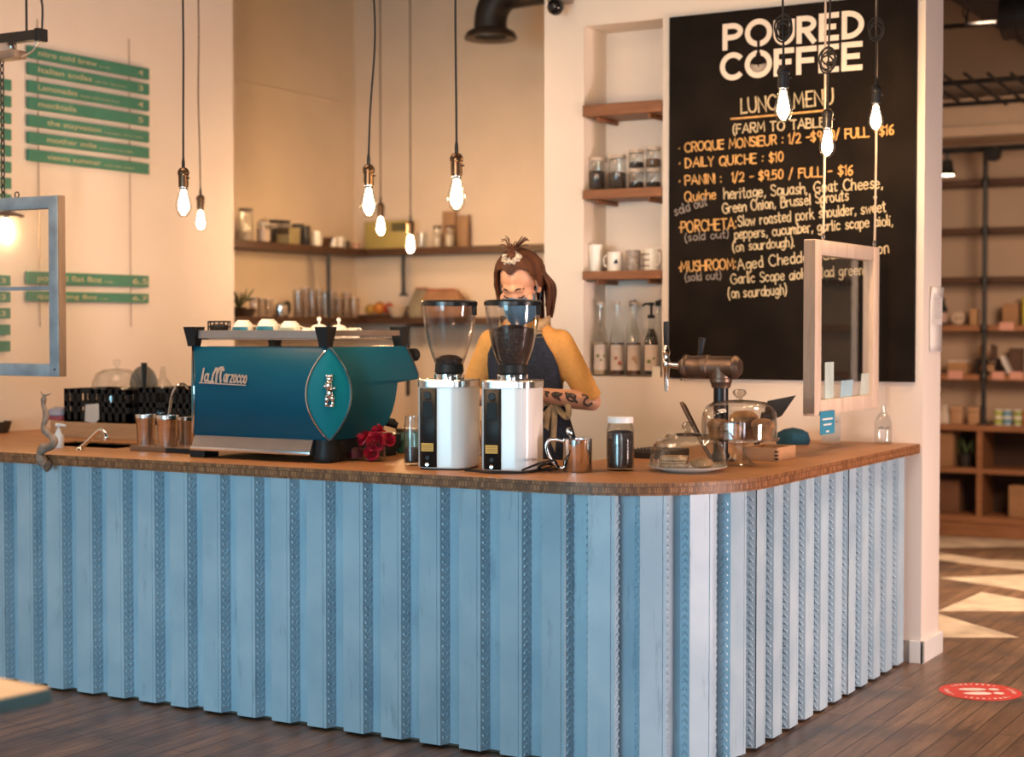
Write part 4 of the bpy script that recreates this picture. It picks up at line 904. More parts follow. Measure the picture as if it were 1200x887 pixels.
# soap bottle, tap
p = on_z(69, 525, ZW); t = thing('soap_dispenser', 'small white pump bottle behind the driftwood', 'soap bottle', (p.x,p.y,ZW), .3)
part('bottle', MB().lathe([(0,0),(.020,0),(.022,.006),(.022,.055),(.012,.068),(.010,.074),(0,.074)], 20), WHITEP, t)
part('pump', MB().lathe([(.011,.070),(.011,.080),(.004,.082),(.004,.096),(0,.096)], 14).tube([(-.012,0,.098),(.004,0,.100),(.034,0,.096)], [.008,.007,.004], 8), WHITEP, t)
p = on_z(93, 527, ZW); t = thing('faucet', 'chrome curved tap beside the rinse sink', 'tap', (p.x,p.y,ZW))
fp = [on_y(x, y, p.y+.002) for x, y in ((93,526),(101,519),(109,511),(116,504.5),(121,505),(124.5,511),(124,516))]
part('spout', MB().tube(curve_pts([v-Vector((p.x,p.y,ZW)) for v in fp], 6), [.0085]*31+[.010]*6, 10), CHROME, t); part('base', MB().lathe([(0,0),(.016,0),(.014,.008),(.009,.012),(0,.012)], 16), CHROME, t)
# wooden riser box with crates and domes
a, b = on_z(78, 519, ZW), on_z(168, 521, ZW); RY = 5.72
xa, xb = on_y(59, 500, RY).x, on_y(188, 500, RY).x; zt = on_y(110, 495.5, RY).z
t = thing('wooden_riser', 'low wooden box behind the sink carrying the black crates', 'box', (xa, RY, ZW))
part('front', MB().box(0,xb-xa,0,.018,0,zt-ZW,.002), LIGHTW, t, smooth=0); part('top', MB().box(0,xb-xa,.018,.38,zt-ZW-.018,zt-ZW,.002), LIGHTW, t, smooth=0)
for x in (0, xb-xa-.018): part('side', MB().box(x,x+.018,.018,.38,0,zt-ZW-.018), LIGHTW, t, smooth=0)
def crate(label, x0, x1, y0, dpt, z0, h):
    t = thing('milk_crate', label, 'crate', (x0,y0,z0), 0, 'black crates on the wooden box'); W = x1-x0; m = MB()
    def face(P):
        for z in (0, h*.47, h-.022): P(0, 1, z, z+.022)
        n = 9
        for k in range(n+1):
            if k == 3: continue
            P(k/n*.95, k/n*.95+(.055 if k in (0,n) else .05), 0, h)
        P(0, 1, h*.14, h*.30)
    mm = MB(); face(lambda u0,u1,za,zb_: mm.box(u0*W,min(1,u1)*W,0,.012,za,zb_)); part('front', mm, BLKPL, t, smooth=0)
    mm = MB(); face(lambda u0,u1,za,zb_: mm.box(u0*W,min(1,u1)*W,dpt-.012,dpt,za,zb_)); part('rear', mm, BLKPL, t, smooth=0)
    for x in (0, W-.012):
        mm = MB(); face(lambda u0,u1,za,zb_: mm.box(x,x+.012,.012+u0*(dpt-.024),.012+min(1,u1)*(dpt-.024),za,zb_)); part('side', mm, BLKPL, t, smooth=0)
    part('base', MB().box(0,W,0,dpt,0,.01), BLKPL, t, smooth=0); return t
CY_ = RY+.02
x0, x1 = on_y(75, 480, CY_).x, on_y(151, 480, CY_).x; hz = on_y(110, 456, CY_).z-zt
crate('black plastic crate with a white tag, on the wooden box', x0, x1, CY_, .30, zt, hz)
x2, x3 = on_y(158, 480, CY_-.03).x, on_y(232, 480, CY_-.03).x
crate('black plastic crate on the wooden box, partly behind the coffee machine', x2, x3, CY_-.0, .30, zt, hz+.012)
A, B = on_y(98, 493.5, CY_-.004), on_y(118, 472, CY_-.004); t = thing('crate_tag', 'white paper tag hanging on the front of the left black crate', 'tag', ((A.x+B.x)/2, CY_-.004, A.z))
part('card', MB().prism([(-.045,.0),(.02,-.006),(.045,.012),(.043,.085),(-.040,.078)], 0, .002, RM('X', PI/2)), mat('tag_paper', (.60,.54,.48), .8), t, smooth=0)
p = on_y(67, 491, 5.8); t = thing('folded_cloth', 'folded pink and blue-grey cloth on the wooden box left of the crates', 'cloth', (p.x+.01, 5.80, zt))
part('fold', MB().box(-.05,.05,-.03,.05,0,.022,.008), mat('pink_cloth', (.50,.10,.12), .9, var=.2), t); part('fold', MB().loft([[Vector((x*k,y*k,z)) for x,y in sq(.055,.045,20,3)] for k,z in ((.9,.022),(1,.03),(.8,.055),(.3,.065))]), mat('lilac_cloth', (.40,.38,.46), .9, var=.2), t)
def cakedome(label, loc, r, h, plate_=None):
    t = thing('glass_dome', label, 'glass dome', loc)
    part('dome', MB().lathe([(r,.0),(r*.99,h*.45),(r*.93,h*.72),(r*.78,h*.90),(r*.5,h*.98),(.012,h),(.012,h-.004),(r*.5,h*.98-.004),(r*.77,h*.89),(r*.91,h*.71),(r*.97,h*.45),(r*.98,0)], 32), GLASS, t)
    part('knob', MB().lathe([(.010,h),(.008,h+.012),(.018,h+.022),(.020,h+.034),(.012,h+.044),(0,h+.045)], 16), GLASS, t)
    return t
GYC = 5.98
p = on_y(137, 458, GYC); cakedome('dusty glass cover standing in the left black crate', (p.x, GYC, zt+.012), .125, .235)
p = on_y(160, 458, GYC+.02); t = thing('metal_ring_handle', 'round grey pot lid standing behind the glass cover in the crates', 'lid', (p.x-.03, 6.09, zt+.01))
part('disc', MB().lathe([(0,0),(.085,0),(.09,.006),(.088,.01),(0,.012)], 24, (0,0,.16), RM('X', PI/2)), mat('grey_lid', (.36,.32,.28), .4, .5), t); part('rest', MB().box(-.04,.04,-.02,.02,0,.09), BLKPL, t)
p = on_y(169, 440, 6.03); solo('black_handle', MB().tube([(0,0,0),(0,0,.16),(.0,0,.262)], [.008,.008,.015], 10), BLKPL, 'black upright handle sticking out of the crates', 'utensil', (p.x,6.03,zt+.012))
p = on_y(191, 452, 5.9); t = thing('glass_funnel', 'clear glass funnel standing in the right black crate', 'funnel', (p.x,5.9,zt+.012)); part('cone', MB().lathe([(.075,0),(.074,.08),(.05,.15),(.016,.20),(.010,.25),(.008,.25),(.013,.20),(.048,.148),(.072,.08),(.073,0)], 24), GLASS, t)
# tray with steel cups
p = on_z(189, 530, ZW); t0 = thing('cup_tray', 'small wooden tray under the steel cups left of the coffee machine', 'tray', (-4.83,5.235,ZW))
xl, xr = on_y(152, 525, 5.235).x, on_y(196, 528, 5.235).x
part('board', MB().box(xl+4.83, .30, .0, .20, 0, .022, .003), TRAYW, t0, smooth=0)
part('end_block', MB().box(xr+4.83, .30, -.012, .0, .0, .020, .002), BLKPL, t0, smooth=0)
for px, w, Y, h, lab in ((171,24,5.32,.125,'steel tumbler on the wooden tray, leftmost of three'),(196.5,26,5.28,.127,'steel tumbler on the wooden tray, middle of three'),(218,22,5.40,.115,'steel tumbler on the wooden tray, nearest the coffee machine')):
    p = on_y(px, 524, Y); r = w*.5*6.95/F_PX
    t = thing('steel_tumbler', lab, 'cup', (p.x,Y,ZW+.022), 0, 'steel tumblers on the tray')
    part('body', MB().lathe([(0,0),(r*.78,0),(r*.80,.004),(r*.97,h*.86),(r,h*.88),(r,h-.004),(r*.97,h),(r*.93,h),(r*.92,h*.87),(r*.74,.008),(0,.006)], 28), STEEL, t)
    part('rim', MB().ring((0,0,h), r*.98, .0022, 'z', 28, 6), CHROME, t)
# rose in a glass, teal tin, jar of grounds
p = on_z(440, 540, ZW); t = thing('rose_bunch', 'bunch of red roses lying in a small glass mug beside the coffee machine', 'flowers', (p.x,p.y,ZW))
part('glass_mug', MB().lathe([(0,0),(.034,0),(.038,.006),(.040,.085),(.038,.085),(.036,.008),(0,.007)], 24), GLASS, t); part('mug_handle', MB().ring((-.056,0,.045), .022, .004, 'y', 18, 6, (.8,1.1)), GLASS, t)
ROSE = mat('red_petals', (.52,.006,.03), .55, var=.4, scale=40)
def rose(c, r, ax=(0,0,1)):
    m = MB(); Q = Vector(ax).to_track_quat('Z','Y').to_matrix().to_4x4(); M = T(*c) @ Q
    for lay, n, tilt in ((.35,3,.15),(.62,4,.45),(.85,5,.8),(1.0,5,1.15)):
        for k in range(n):
            a = 2*PI*k/n+lay*5; rows = []
            for i in range(5):
                u = i/4; row = []
                for j in range(5):
                    v = (j/4-.5)*2*.75; rad = r*lay*(.35+.65*math.sin(u*1.35))*(1+.08*v*v); zz = r*(u*1.15*math.cos(tilt*u*.9)-.35*u*u*tilt)
                    row.append(M @ Vector((rad*math.cos(a+v*(1-.2*u)), rad*math.sin(a+v*(1-.2*u)), zz+(r*.1 if abs(v) < .5 and i == 4 else 0))))
                rows.append(row)
            m.grid(rows)
    return m
for c, r, ax in (((-.034,-.01,.080),.036,(-.5,-.6,.6)),((.018,-.014,.070),.042,(.2,-.9,.4)),((.050,.01,.080),.030,(.8,-.3,.5)),((.004,.012,.104),.032,(0,-.1,1)),((.004,-.024,.034),.034,(.1,-1,.1))):
    part('rose', rose(c, r, ax), ROSE, t)
m = MB(); m.tube([(0,0,.01),(.005,0,.09)], .003).tube([(.01,.01,.01),(-.02,.0,.08)], .003); part('stems', m, mat('stem_green', (.05,.12,.03), .6), t)
p = on_z(407, 537, ZW); t = thing('dark_red_glass', 'low glass of dark red petals tucked under the coffee machine', 'glass', (p.x+.075,p.y-.05,ZW)); part('glass', MB().lathe([(0,0),(.036,0),(.042,.05),(.040,.05),(.034,.006),(0,.006)], 20), GLASS, t); part('petals', MB().lathe([(0,.008),(.033,.009),(.038,.04),(.02,.05),(0,.05)], 14, ripple=.08, nr=5), mat('dark_petals', (.16,.004,.016), .6, var=.4, scale=40), t)
p = on_z(464, 531, ZW); t = thing('teal_tin', 'pale teal tin with black lid knob behind the roses', 'tin', (p.x+.045,p.y+.05,ZW)); part('body', MB().box(-.055,.055,-.04,.04,0,.088,.006), mat('teal_tin_paint', (.06,.27,.25), .45), t); part('lid', MB().box(-.055,.055,-.04,.04,.088,.102,.004), mat('tin_lid', (.33,.26,.17), .45, .4), t)
p = on_z(476, 546, ZW); jar('slim glass jar of ground coffee left of the first grinder', (p.x,p.y+.04,ZW), .030, .185, GROUNDS, .42, None)
# clear syrup glass with stirrers between grinders
p = on_z(550, 545, ZW); t = thing('stirrer_glass', 'clear glass holding wooden stirrers between the two grinders', 'glass', (p.x+.005,p.y+.10,ZW)); part('glass', MB().lathe([(0,0),(.027,0),(.032,.095),(.030,.095),(.026,.006),(0,.006)], 20), GLASS, t)
for k in range(5): part('stirrer', MB().tube([(.006*math.cos(k*1.3),.006*math.sin(k*1.3),.006),(.026*math.cos(k*1.3),.026*math.sin(k*1.3),.150+.006*k)], .0028, 6), LIGHTW, t)
# steel pitcher with spoon
p = on_z(677.5, 554, ZW); r = 17*5.98/F_PX; h = .118; PX = (p.x-.5*r, p.y+.866*r, ZW)
t = thing('steel_pitcher', 'shiny steel milk pitcher with open handle on the front of the worktop', 'pitcher', PX, math.radians(30))
part('body', MB().lathe([(0,0),(r*.96,0),(r,.004),(r,h-.006),(r*1.02,h),(r*.98,h+.001),(r*.96,h-.006),(r*.96,.006),(0,.006)], 32), CHROME, t)
hp = curve_pts([(-r*.97,0,h*.93),(-r*1.55,0,h*.97),(-r*2.0,0,h*.93),(-r*2.12,0,h*.72),(-r*1.9,0,h*.42),(-r*1.35,0,h*.14),(-r*.98,0,h*.10)], 6)
part('handle', MB().tube(hp, .0065, 8, flat=.6), CHROME, t)
solo('spoon', MB().tube([(.012,.0,.012),(-.02,.0,.105),(-.026,0,.128)], .0028, 8).ball((-.030,0,.142), (.011,.006,.017), 10, 8, RM('Y', -.3)), STEEL, 'steel spoon standing in the milk pitcher', 'spoon', PX, math.radians(30))
# coffee jar
p = on_z(728, 552.5, ZW); r = 16.3*6.03/F_PX
jar('glass jar of dark coffee beans with a white lid, in front of the white wall', (p.x-.5*r,p.y+.866*r,ZW), r, .186, BEANS, .93, WHITEP, .022)
# drip tray with spikes
p = on_z(757, 537, ZW); t = thing('drip_tray', 'dark metal drip tray with a spiked grille behind the bean jar', 'drip tray', (p.x,p.y+.10,ZW))
part('tray', MB().box(-.09,.09,-.12,.12,0,.030,.004), mat('dark_tray', (.03,.022,.018), .4, .5), t, smooth=0)
m = MB()
for k in range(11): m.tube([(-.08+.016*k,-.11,.03),(-.08+.016*k,-.108,.044)], .0018, 5)
m.box(-.085,.085,-.113,-.107,.03,.034); part('spikes', m, BLACK, t, smooth=0)
# near cake dome on plate
p = on_z(811, 556, ZW); r = 47*5.95/F_PX; p = p+Vector((-.5,.866,0))*r; t = thing('cake_dome', 'ribbed glass cake dome with knob on a white plate, nearest the curved edge', 'cake dome', (p.x,p.y,ZW))
part('plate', MB().lathe([(0,0),(r*.62,0),(r*.66,.004),(r*.98,.016),(r*1.0,.020),(r*.97,.020),(r*.64,.009),(0,.008)], 40), PORC, t)
R2 = r*.96; h = .122
pf = [(R2,.021),(R2*.985,.035),(R2*.955,.065),(R2*.88,.098),(R2*.72,.118),(R2*.60,.122),(R2*.56,.132),(R2*.3,.136),(.012,.138)]
part('dome', MB().lathe(pf+[(a-.004,b-.003) for a,b in pf[::-1]], 72, ripple=.014, nr=36), DOMEG, t)
part('knob', MB().lathe([(.012,.137),(.009,.147),(.021,.155),(.024,.165),(.016,.176),(0,.178)], 20), KNOBG, t)
tg = t
solo('sandwich', MB().box(-.055,.045,-.035,.035,0,.018,.008).box(-.052,.042,-.033,.033,.018,.026,.003).box(-.055,.045,-.035,.035,.026,.044,.008), mat('bread_crust', (.55,.36,.20), .85, var=.2, scale=25), 'pale bread slices under the near cake dome', 'bread', (p.x-.045,p.y-.005,ZW+.010), .3)
solo('pastry', MB().ball((0,0,.020), (.045,.032,.020), 14, 8), mat('pastry_crust', (.52,.30,.14), .8, var=.25, scale=25), 'small round pastry under the near cake dome', 'pastry', (p.x+.05,p.y+.012,ZW+.010))
# footed cake stand behind
p = on_z(869, 547, ZW); r = 46.5*6.2/F_PX; sx, sy = p.x-.5*.064, p.y+.866*.064
t = thing('cake_stand', 'footed clear glass cake stand with tall glass cover, behind the near dome', 'cake stand', (sx,sy,ZW))
part('foot', MB().lathe([(.062,0),(.064,.004),(.045,.02),(.024,.05),(.022,.075),(.05,.090),(.06,.093),(.018,.093),(.017,.05),(.04,.018),(.058,.002)], 32), GLASS, t)
part('plate', MB().lathe([(0,.093),(r*.95,.093),(r,.098),(r*1.01,.106),(r*.97,.104),(0,.100)], 40), GLASS, t)
pf = [(r*.95,.107),(r*.955,.16),(r*.93,.195),(r*.84,.222),(r*.66,.238),(r*.35,.244),(.014,.246)]
part('cover', MB().lathe(pf+[(a-.003,b-.003) for a,b in pf[::-1]], 44), DOMEG, t)
part('knob', MB().lathe([(.013,.245),(.010,.255),(.022,.264),(.027,.274),(.020,.284),(0,.286)], 20), KNOBG, t)
CAKE = mat('brown_crust', (.42,.20,.075), .8, var=.35, scale=22, bump=.6)
for i, (dx, dy, rr_, hh) in enumerate(((-.075,-.02,.045,.075),(.005,.035,.056,.105),(.098,-.01,.044,.080),(.0,-.075,.042,.06))):
    solo('muffin', MB().lathe([(0,0),(rr_*.75,0),(rr_*.85,hh*.5),(rr_,hh*.62),(rr_*.95,hh*.8),(rr_*.6,hh*.96),(0,hh)], 18, ripple=.03, nr=7), CAKE,
         'brown baked muffin under the tall glass cover, %s' % ('leftmost','tallest at the back','rightmost','front one')[i], 'muffin', (sx+dx,sy+dy,ZW+.1005), 0, 'muffins on the cake stand')
# tongs handle, scoop
p = on_z(822, 530, ZW); a = on_y(806, 477, 5.95); t = thing('tongs', 'steel tongs leaning up behind the glass domes', 'tongs', (a.x+.045,5.91,ZW))
for dy in (-.008,.008): part('arm', MB().tube([(.075,dy*.3-.0,.004),(.02,dy,.10),(-.045,dy,.215),(-.056,dy*.4,.228)], [.006,.007,.008,.005], 8, flat=.4), mat('dark_steel', (.16,.10,.07), .4, .8), t)
a = on_y(905, 482, 6.35); t = thing('serving_scoop', 'black pointed cake server leaning behind the glass cover', 'server', (a.x,6.35,ZW))
part('blade', MB().prism([(-.02,.22),(.10,.245),(.04,.16),(-.05,.12)], -.002, .002, RM('X', PI/2)), mat('black_blade', (.03,.022,.018), .5), t, smooth=0); part('handle', MB().tube([(-.035,0,.17),(-.07,.02,.06),(-.09,.04,.0)], .012, 10), BLKPL, t)
# wooden tray box, blue cloth, acrylic holder, bottle
p = on_z(911, 541, ZW); t = thing('wooden_box', 'small open wooden box with dovetailed corners near the whitewashed window', 'box', (p.x-.145,p.y,ZW), 0)
W, D, Hb = .145, .20, .052
part('front', MB().box(0,W,0,.012,0,Hb,.001), LIGHTW, t, smooth=0); part('rear', MB().box(0,W,D-.012,D,0,Hb,.001), LIGHTW, t, smooth=0)
part('end', MB().box(0,.012,.012,D-.012,0,Hb,.001), LIGHTW, t, smooth=0); part('end', MB().box(W-.012,W,.012,D-.012,0,Hb,.001), LIGHTW, t, smooth=0); part('base', MB().box(.012,W-.012,.012,D-.012,0,.008), LIGHTW, t, smooth=0)
m = MB()
for z in (.006,.020,.034): m.box(W-.012,W+.0006,-.0006,.012,z,z+.007)
part('dovetails', m, mat('dark_joint', (.05,.025,.012), .7), t, smooth=0)
p = on_z(937, 520, ZW); o = solo('cloth_bundle', MB().lathe([(0,0),(.070,0),(.076,.02),(.066,.052),(.04,.066),(0,.074)], 20, ripple=.07, nr=5), mat('blue_cloth', (.008,.075,.13), .85, var=.3, scale=12, bump=.3), 'crumpled dark blue cloth at the wall end of the worktop', 'cloth', (p.x-.02,p.y-.03,ZW))
A = on_z(963, 520, ZW); t = thing('card_holder', 'clear acrylic card holder below the blue card near the wall', 'card holder', (A.x+.05,A.y-.02,ZW), .4)
part('stand', MB().box(-.045,.045,-.002,.001,.004,.135).box(-.045,.045,-.002,.05,0,.004), PANE, t, smooth=0); part('card', MB().box(-.04,.04,.0015,.0025,.012,.125), mat('holder_card', (.62,.58,.50), .7), t, smooth=0)
m = MB(); m.box(-.03,.03,.001,.0014,.10,.105).box(-.02,.015,.001,.0014,.075,.09); part('print', m, mat('grey_ink', (.25,.25,.24), .8), t, smooth=0)
p = on_z(1042, 521, ZW); t = thing('glass_bottle', 'clear glass bottle with black lettering at the wall end of the worktop', 'bottle', (-2.262,7.215,ZW)); part('glass', MB().lathe([(0,0),(.036,0),(.038,.006),(.038,.095),(.028,.125),(.013,.140),(.012,.165),(.014,.167),(.014,.172),(.010,.172),(.010,.140),(.026,.123),(.036,.094),(.036,.008),(0,.007)], 28), GLASS, t)
fm = font_mesh('alkali', .046, .014); m2 = MB(); m2.mesh(fm, RM('Z', math.radians(22)) @ T(-.023,-.0385,.068)); part('lettering', m2, BLKPL, t, smooth=0, recalc=False)

# ------------------------------------------------------------------ pipe tap tower
TY = 5.985; c = on_y(845, 430, TY)
PIPE = mat('iron_pipe', (.16,.105,.078), .42, .75, var=.25, scale=20); PIPED = mat('black_iron_pipe', (.018,.018,.019), .35, .6, var=.2)
t = thing('tap_tower', 'iron pipe drinks tap tower with chrome tap standing on the counter', 'tap tower', (c.x,TY,ZW))
zz = c.z-ZW+.0; rp = .0305
part('column', MB().lathe([(.029,0),(.029,zz-.075)], 28), PIPED, t); part('base_flange', MB().lathe([(0,0),(.058,0),(.060,.008),(.036,.014),(.034,.03),(.029,.03)], 28), PIPED, t)
part('column_collar', MB().lathe([(.030,zz-.082),(.036,zz-.080),(.040,zz-.062),(.044,zz-.058),(.044,zz-.046),(.036,zz-.040)], 28), PIPE, t)
part('tee_fitting', MB().lathe([(.040,zz-.052),(.040,zz-.045),(.041,zz-.03),(.044,zz)], 28).lathe([(.0,-.082),(.030,-.080),(.043,-.066),(.046,-.058),(.043,-.05),(.043,.046),(.047,.05),(.047,.066),(.043,.07)], 28, (0,0,zz), RM('Y', -PI/2)), PIPE, t)
part('cross_pipe', MB().lathe([(.041,.06),(.047,.066),(.047,.074),(.0435,.080),(.0425,.135),(.047,.140),(.047,.150),(.040,.156),(.030,.160),(.026,.172),(.0,.172)], 28, (0,0,zz), RM('Y', -PI/2)), PIPE, t)
k = part('tap', MB().tube([(-.165,0,zz),(-.225,0,zz+.006)], [.014,.010], 12).lathe([(0,-.10),(.007,-.098),(.010,-.06),(.012,-.01),(.017,0),(.017,.02),(.012,.03),(.014,.05),(.017,.056),(.014,.062),(.010,.078),(.010,.09),(0,.09)], 16, (-.232,0,zz+.0)), CHROME, t)
part('tap_handle', MB().lathe([(.008,.08),(.011,.084),(.013,.15),(.012,.175),(0,.178)], 14, (-.232,0,zz)), BLKPL, t)
part('second_handle', MB().tube([(-.115,.05,zz+.02),(-.105,.05,zz+.07),(-.10,.05,zz+.112)], [.010,.011,.015], 12), BLKPL, t)
part('bolt', MB().lathe([(0,0),(.007,0),(.007,.012),(0,.012)], 10, (-.155,-.02,zz-.055)), BRASS, t)

# ------------------------------------------------------------------ niche shelves in the menu wall
for z1, z0, lab in ((2.587,2.53,'top wooden shelf in the wall niche, empty'),(2.172,2.126,'middle wooden shelf in the wall niche under the glass jars'),(1.773,1.731,'lowest wooden shelf in the wall niche under the white cups')):
    t = thing('niche_shelf', lab, 'shelf', (NX0,Y0-.018,z0), 0, 'shelves in the wall niche')
    part('board', MB().box(.001,NX1-NX0-.001,0,.26,0,z1-z0,.004), SHELFW, t, smooth=0)
    part('bracket', MB().box(.06,.075,.03,.25,-.022,0,.004), SHELFW, t, smooth=0); part('bracket', MB().box(.34,.355,.03,.25,-.022,0,.004), SHELFW, t, smooth=0)
def npos(px, Y, z): p = on_y(px, 300, Y); return (p.x, Y, z)
ZN2, ZN3 = 2.173, 1.774; k2 = 7.85/F_PX
GJ = 'glass jars in the wall niche'; LIDG = mat('pale_lid', (.62,.52,.43), .45)
jar('clear jar half full of dark beans, leftmost on the niche shelf', npos(699.5,7.385,ZN2), 10.5*k2, 39*k2, BEANS, .75, LIDG, grp=GJ)
jar('clear jar half full of dark beans, second from the left on the niche shelf', npos(723.5,7.385,ZN2), 11*k2, 41*k2, BEANS, .62, LIDG, grp=GJ)
jar('lower jar of the first stacked pair on the niche shelf', npos(745.5,7.39,ZN2), 9.5*k2, 22.5*k2, GROUNDS, .45, LIDG, grp=GJ)
jar('lower jar of the right-hand stacked pair on the niche shelf', npos(765.5,7.39,ZN2), 9.3*k2, 22.5*k2, GROUNDS, .4, LIDG, grp=GJ)
jar('upper jar of the first stacked pair on the niche shelf', npos(745.5,7.39,ZN2+23.6*k2), 9.5*k2, 23*k2, BEANS, .45, LIDG, grp=GJ)
jar('upper jar of the right-hand stacked pair on the niche shelf', npos(765.5,7.39,ZN2+23.6*k2), 9.3*k2, 25*k2, mat('brown_spice', (.14,.07,.03), .9, var=.3, scale=60), .55, LIDG, grp=GJ)
cup('tall white paper cup, leftmost on the lowest niche shelf', npos(698,7.37,ZN3), 9*k2, 33*k2, PORC, None, False, 'paper_cup', taper=.75)
t = cup('small white mug with a dark leaf mark in the niche', npos(720.5,7.37,ZN3), 9.4*k2, 23*k2, PORC, None, True, rz=PI)
m = MB(); m.prism([(-.008,-.012),(.014,-.010),(.010,.012),(-.002,.004)], 0, .002, T(0,-9.4*k2*.985,.047) @ RM('X', PI/2)); part('leaf_mark', m, BLKPL, t, smooth=0).rotation_euler.z = -PI+.5
cup('grey patterned mug between the two white mugs in the niche', npos(742,7.38,ZN3), 9*k2, 25*k2, mat('grey_glaze', (.42,.36,.32), .3, var=.3, scale=40), None, True, rz=.6)
t = cup('white mug with brown pattern, rightmost on the lowest niche shelf', npos(764,7.37,ZN3), 10*k2, 26*k2, PORC, None, True, rz=-.5)
m = MB()
for kx in range(4):
    for kz in range(3): m.ball((10*k2*.985*math.sin(-.9+kx*.3), -10*k2*.985*math.cos(-.9+kx*.3), .022+kz*.028), .0045, 6, 4)
part('pattern', m, mat('brown_print', (.20,.13,.08), .5), t).rotation_euler.z = .5
GB = 'syrup bottles in the wall niche'
def syrup(px, fill, spot, label, pump):
    r = 9.0*k2; t = thing('syrup_bottle', label, 'bottle', npos(px, 7.39, NZ0), 0, GB); h = .355 if not pump else .235
    if not pump: pr = [(0,0),(r*.95,0),(r,.006),(r,.18),(r*.85,.215),(r*.48,.25),(r*.42,.27),(r*.42,.335),(r*.5,.337),(r*.5,.352),(r*.36,.352),(r*.36,.27),(r*.8,.213),(r*.94,.178),(r*.94,.008),(0,.006)]
    else: pr = [(0,0),(r*.95,0),(r,.006),(r,.17),(r*.85,.20),(r*.42,.24),(r*.42,.29),(r*.36,.29),(r*.36,.24),(r*.8,.198),(r*.94,.168),(r*.94,.008),(0,.006)]
    part('glass', MB().lathe(pr, 24), GLASS, t)
    part('syrup', MB().lathe([(0,.008),(r*.92,.009),(r*.92,.17 if pump else .165),(0,.17 if pump else .165)] if not pump else [(0,.008),(r*.92,.009),(r*.92,.165),(r*.78,.2),(r*.36,.235),(0,.235)], 24), fill, t)
    rows = [[Vector((r*1.012*math.cos(a), r*1.012*math.sin(a), z)) for a in [-PI*.68+k*PI*.68/16 for k in range(17)]] for z in (.030,.155)]
    part('label_sheet', MB().grid(rows), mat('bottle_label', (.68,.58,.52), .6, var=.05), t)
    m = MB()
    for sx, sz, rr in spot[1]:
        a = -PI*.34+sx*.8; m.ball((r*1.012*math.cos(a), r*1.012*math.sin(a), sz), (rr,rr*.35,rr*.8), 8, 6)
    part('label_picture', m, spot[0], t)
    m = MB()
    for z, w in ((.142,.5),(.135,.35)):
        m.grid([[Vector((r*1.02*math.cos(-PI*.34+a), r*1.02*math.sin(-PI*.34+a), zz)) for a in (-w,0,w)] for zz in (z,z+.0035)])
    part('label_print', m, mat('label_grey', (.30,.26,.24), .7), t, recalc=False)
    if pump:
        part('pump', MB().lathe([(r*.5,.285),(r*.55,.30),(.006,.305),(.006,.345),(.014,.35),(.014,.362),(0,.364)], 16).tube([(0,0,.356),(-.03,-.01,.356),(-.042,-.013,.345)], .006, 8), BLKPL, t)
    else: part('cap', MB().lathe([(0,.353),(r*.5,.353),(r*.5,.366),(0,.368)], 16), mat('clear_cap', (.55,.47,.40), .4), t)
    return t
LEAFG = mat('print_green', (.20,.24,.06), .6); REDP = mat('print_red', (.42,.10,.06), .6); OCH = mat('print_pale', (.55,.36,.26), .6)
syrup(704, mat('pale_syrup', (.55,.40,.24), .15), (LEAFG, ((-.5,.10,.010),(.5,.10,.010),(0,.08,.008))), 'pale syrup bottle with green-leafed label, leftmost in the niche', False)
syrup(723.5, mat('brown_syrup', (.10,.03,.012), .12), (REDP, ((.3,.065,.014),(-.3,.09,.010))), 'brown syrup bottle with red fruit label, second from the left in the niche', False)
syrup(743, mat('amber_syrup', (.13,.045,.018), .12), (OCH, ((0,.09,.017),(.2,.07,.010))), 'amber syrup bottle with pale round label picture, third in the niche', False)
syrup(763.5, mat('dark_syrup', (.012,.008,.007), .12), (LEAFG, ((-.5,.075,.012),(.3,.09,.009))), 'dark syrup bottle with black pump, rightmost in the niche', True)
for px in (741, 771): 
    p = on_y(px, 350.5, 7.47); t = thing('pump_bottle', 'clear tall bottle with black nozzle behind the %s syrup bottle' % ('amber' if px < 750 else 'dark'), 'bottle', (p.x,7.47,NZ0))
    part('glass', MB().lathe([(0,0),(.030,0),(.032,.006),(.032,.22),(.013,.29),(.013,.345),(.010,.345),(.010,.29),(.029,.22),(.029,.008),(0,.007)], 20), GLASS, t); part('nozzle', MB().lathe([(.013,.345),(.015,.35),(.012,.372),(0,.374)], 12).tube([(0,0,.365),(.02,-.01,.373)], .006, 8), BLKPL, t)
solo('price_card', MB().box(-.022,.022,0,.003,0,.052), PORC, 'small blank card in front of the dark syrup bottle', 'card', tuple(on_y(769,441,7.335).xy)+(NZ0,), smooth=0)

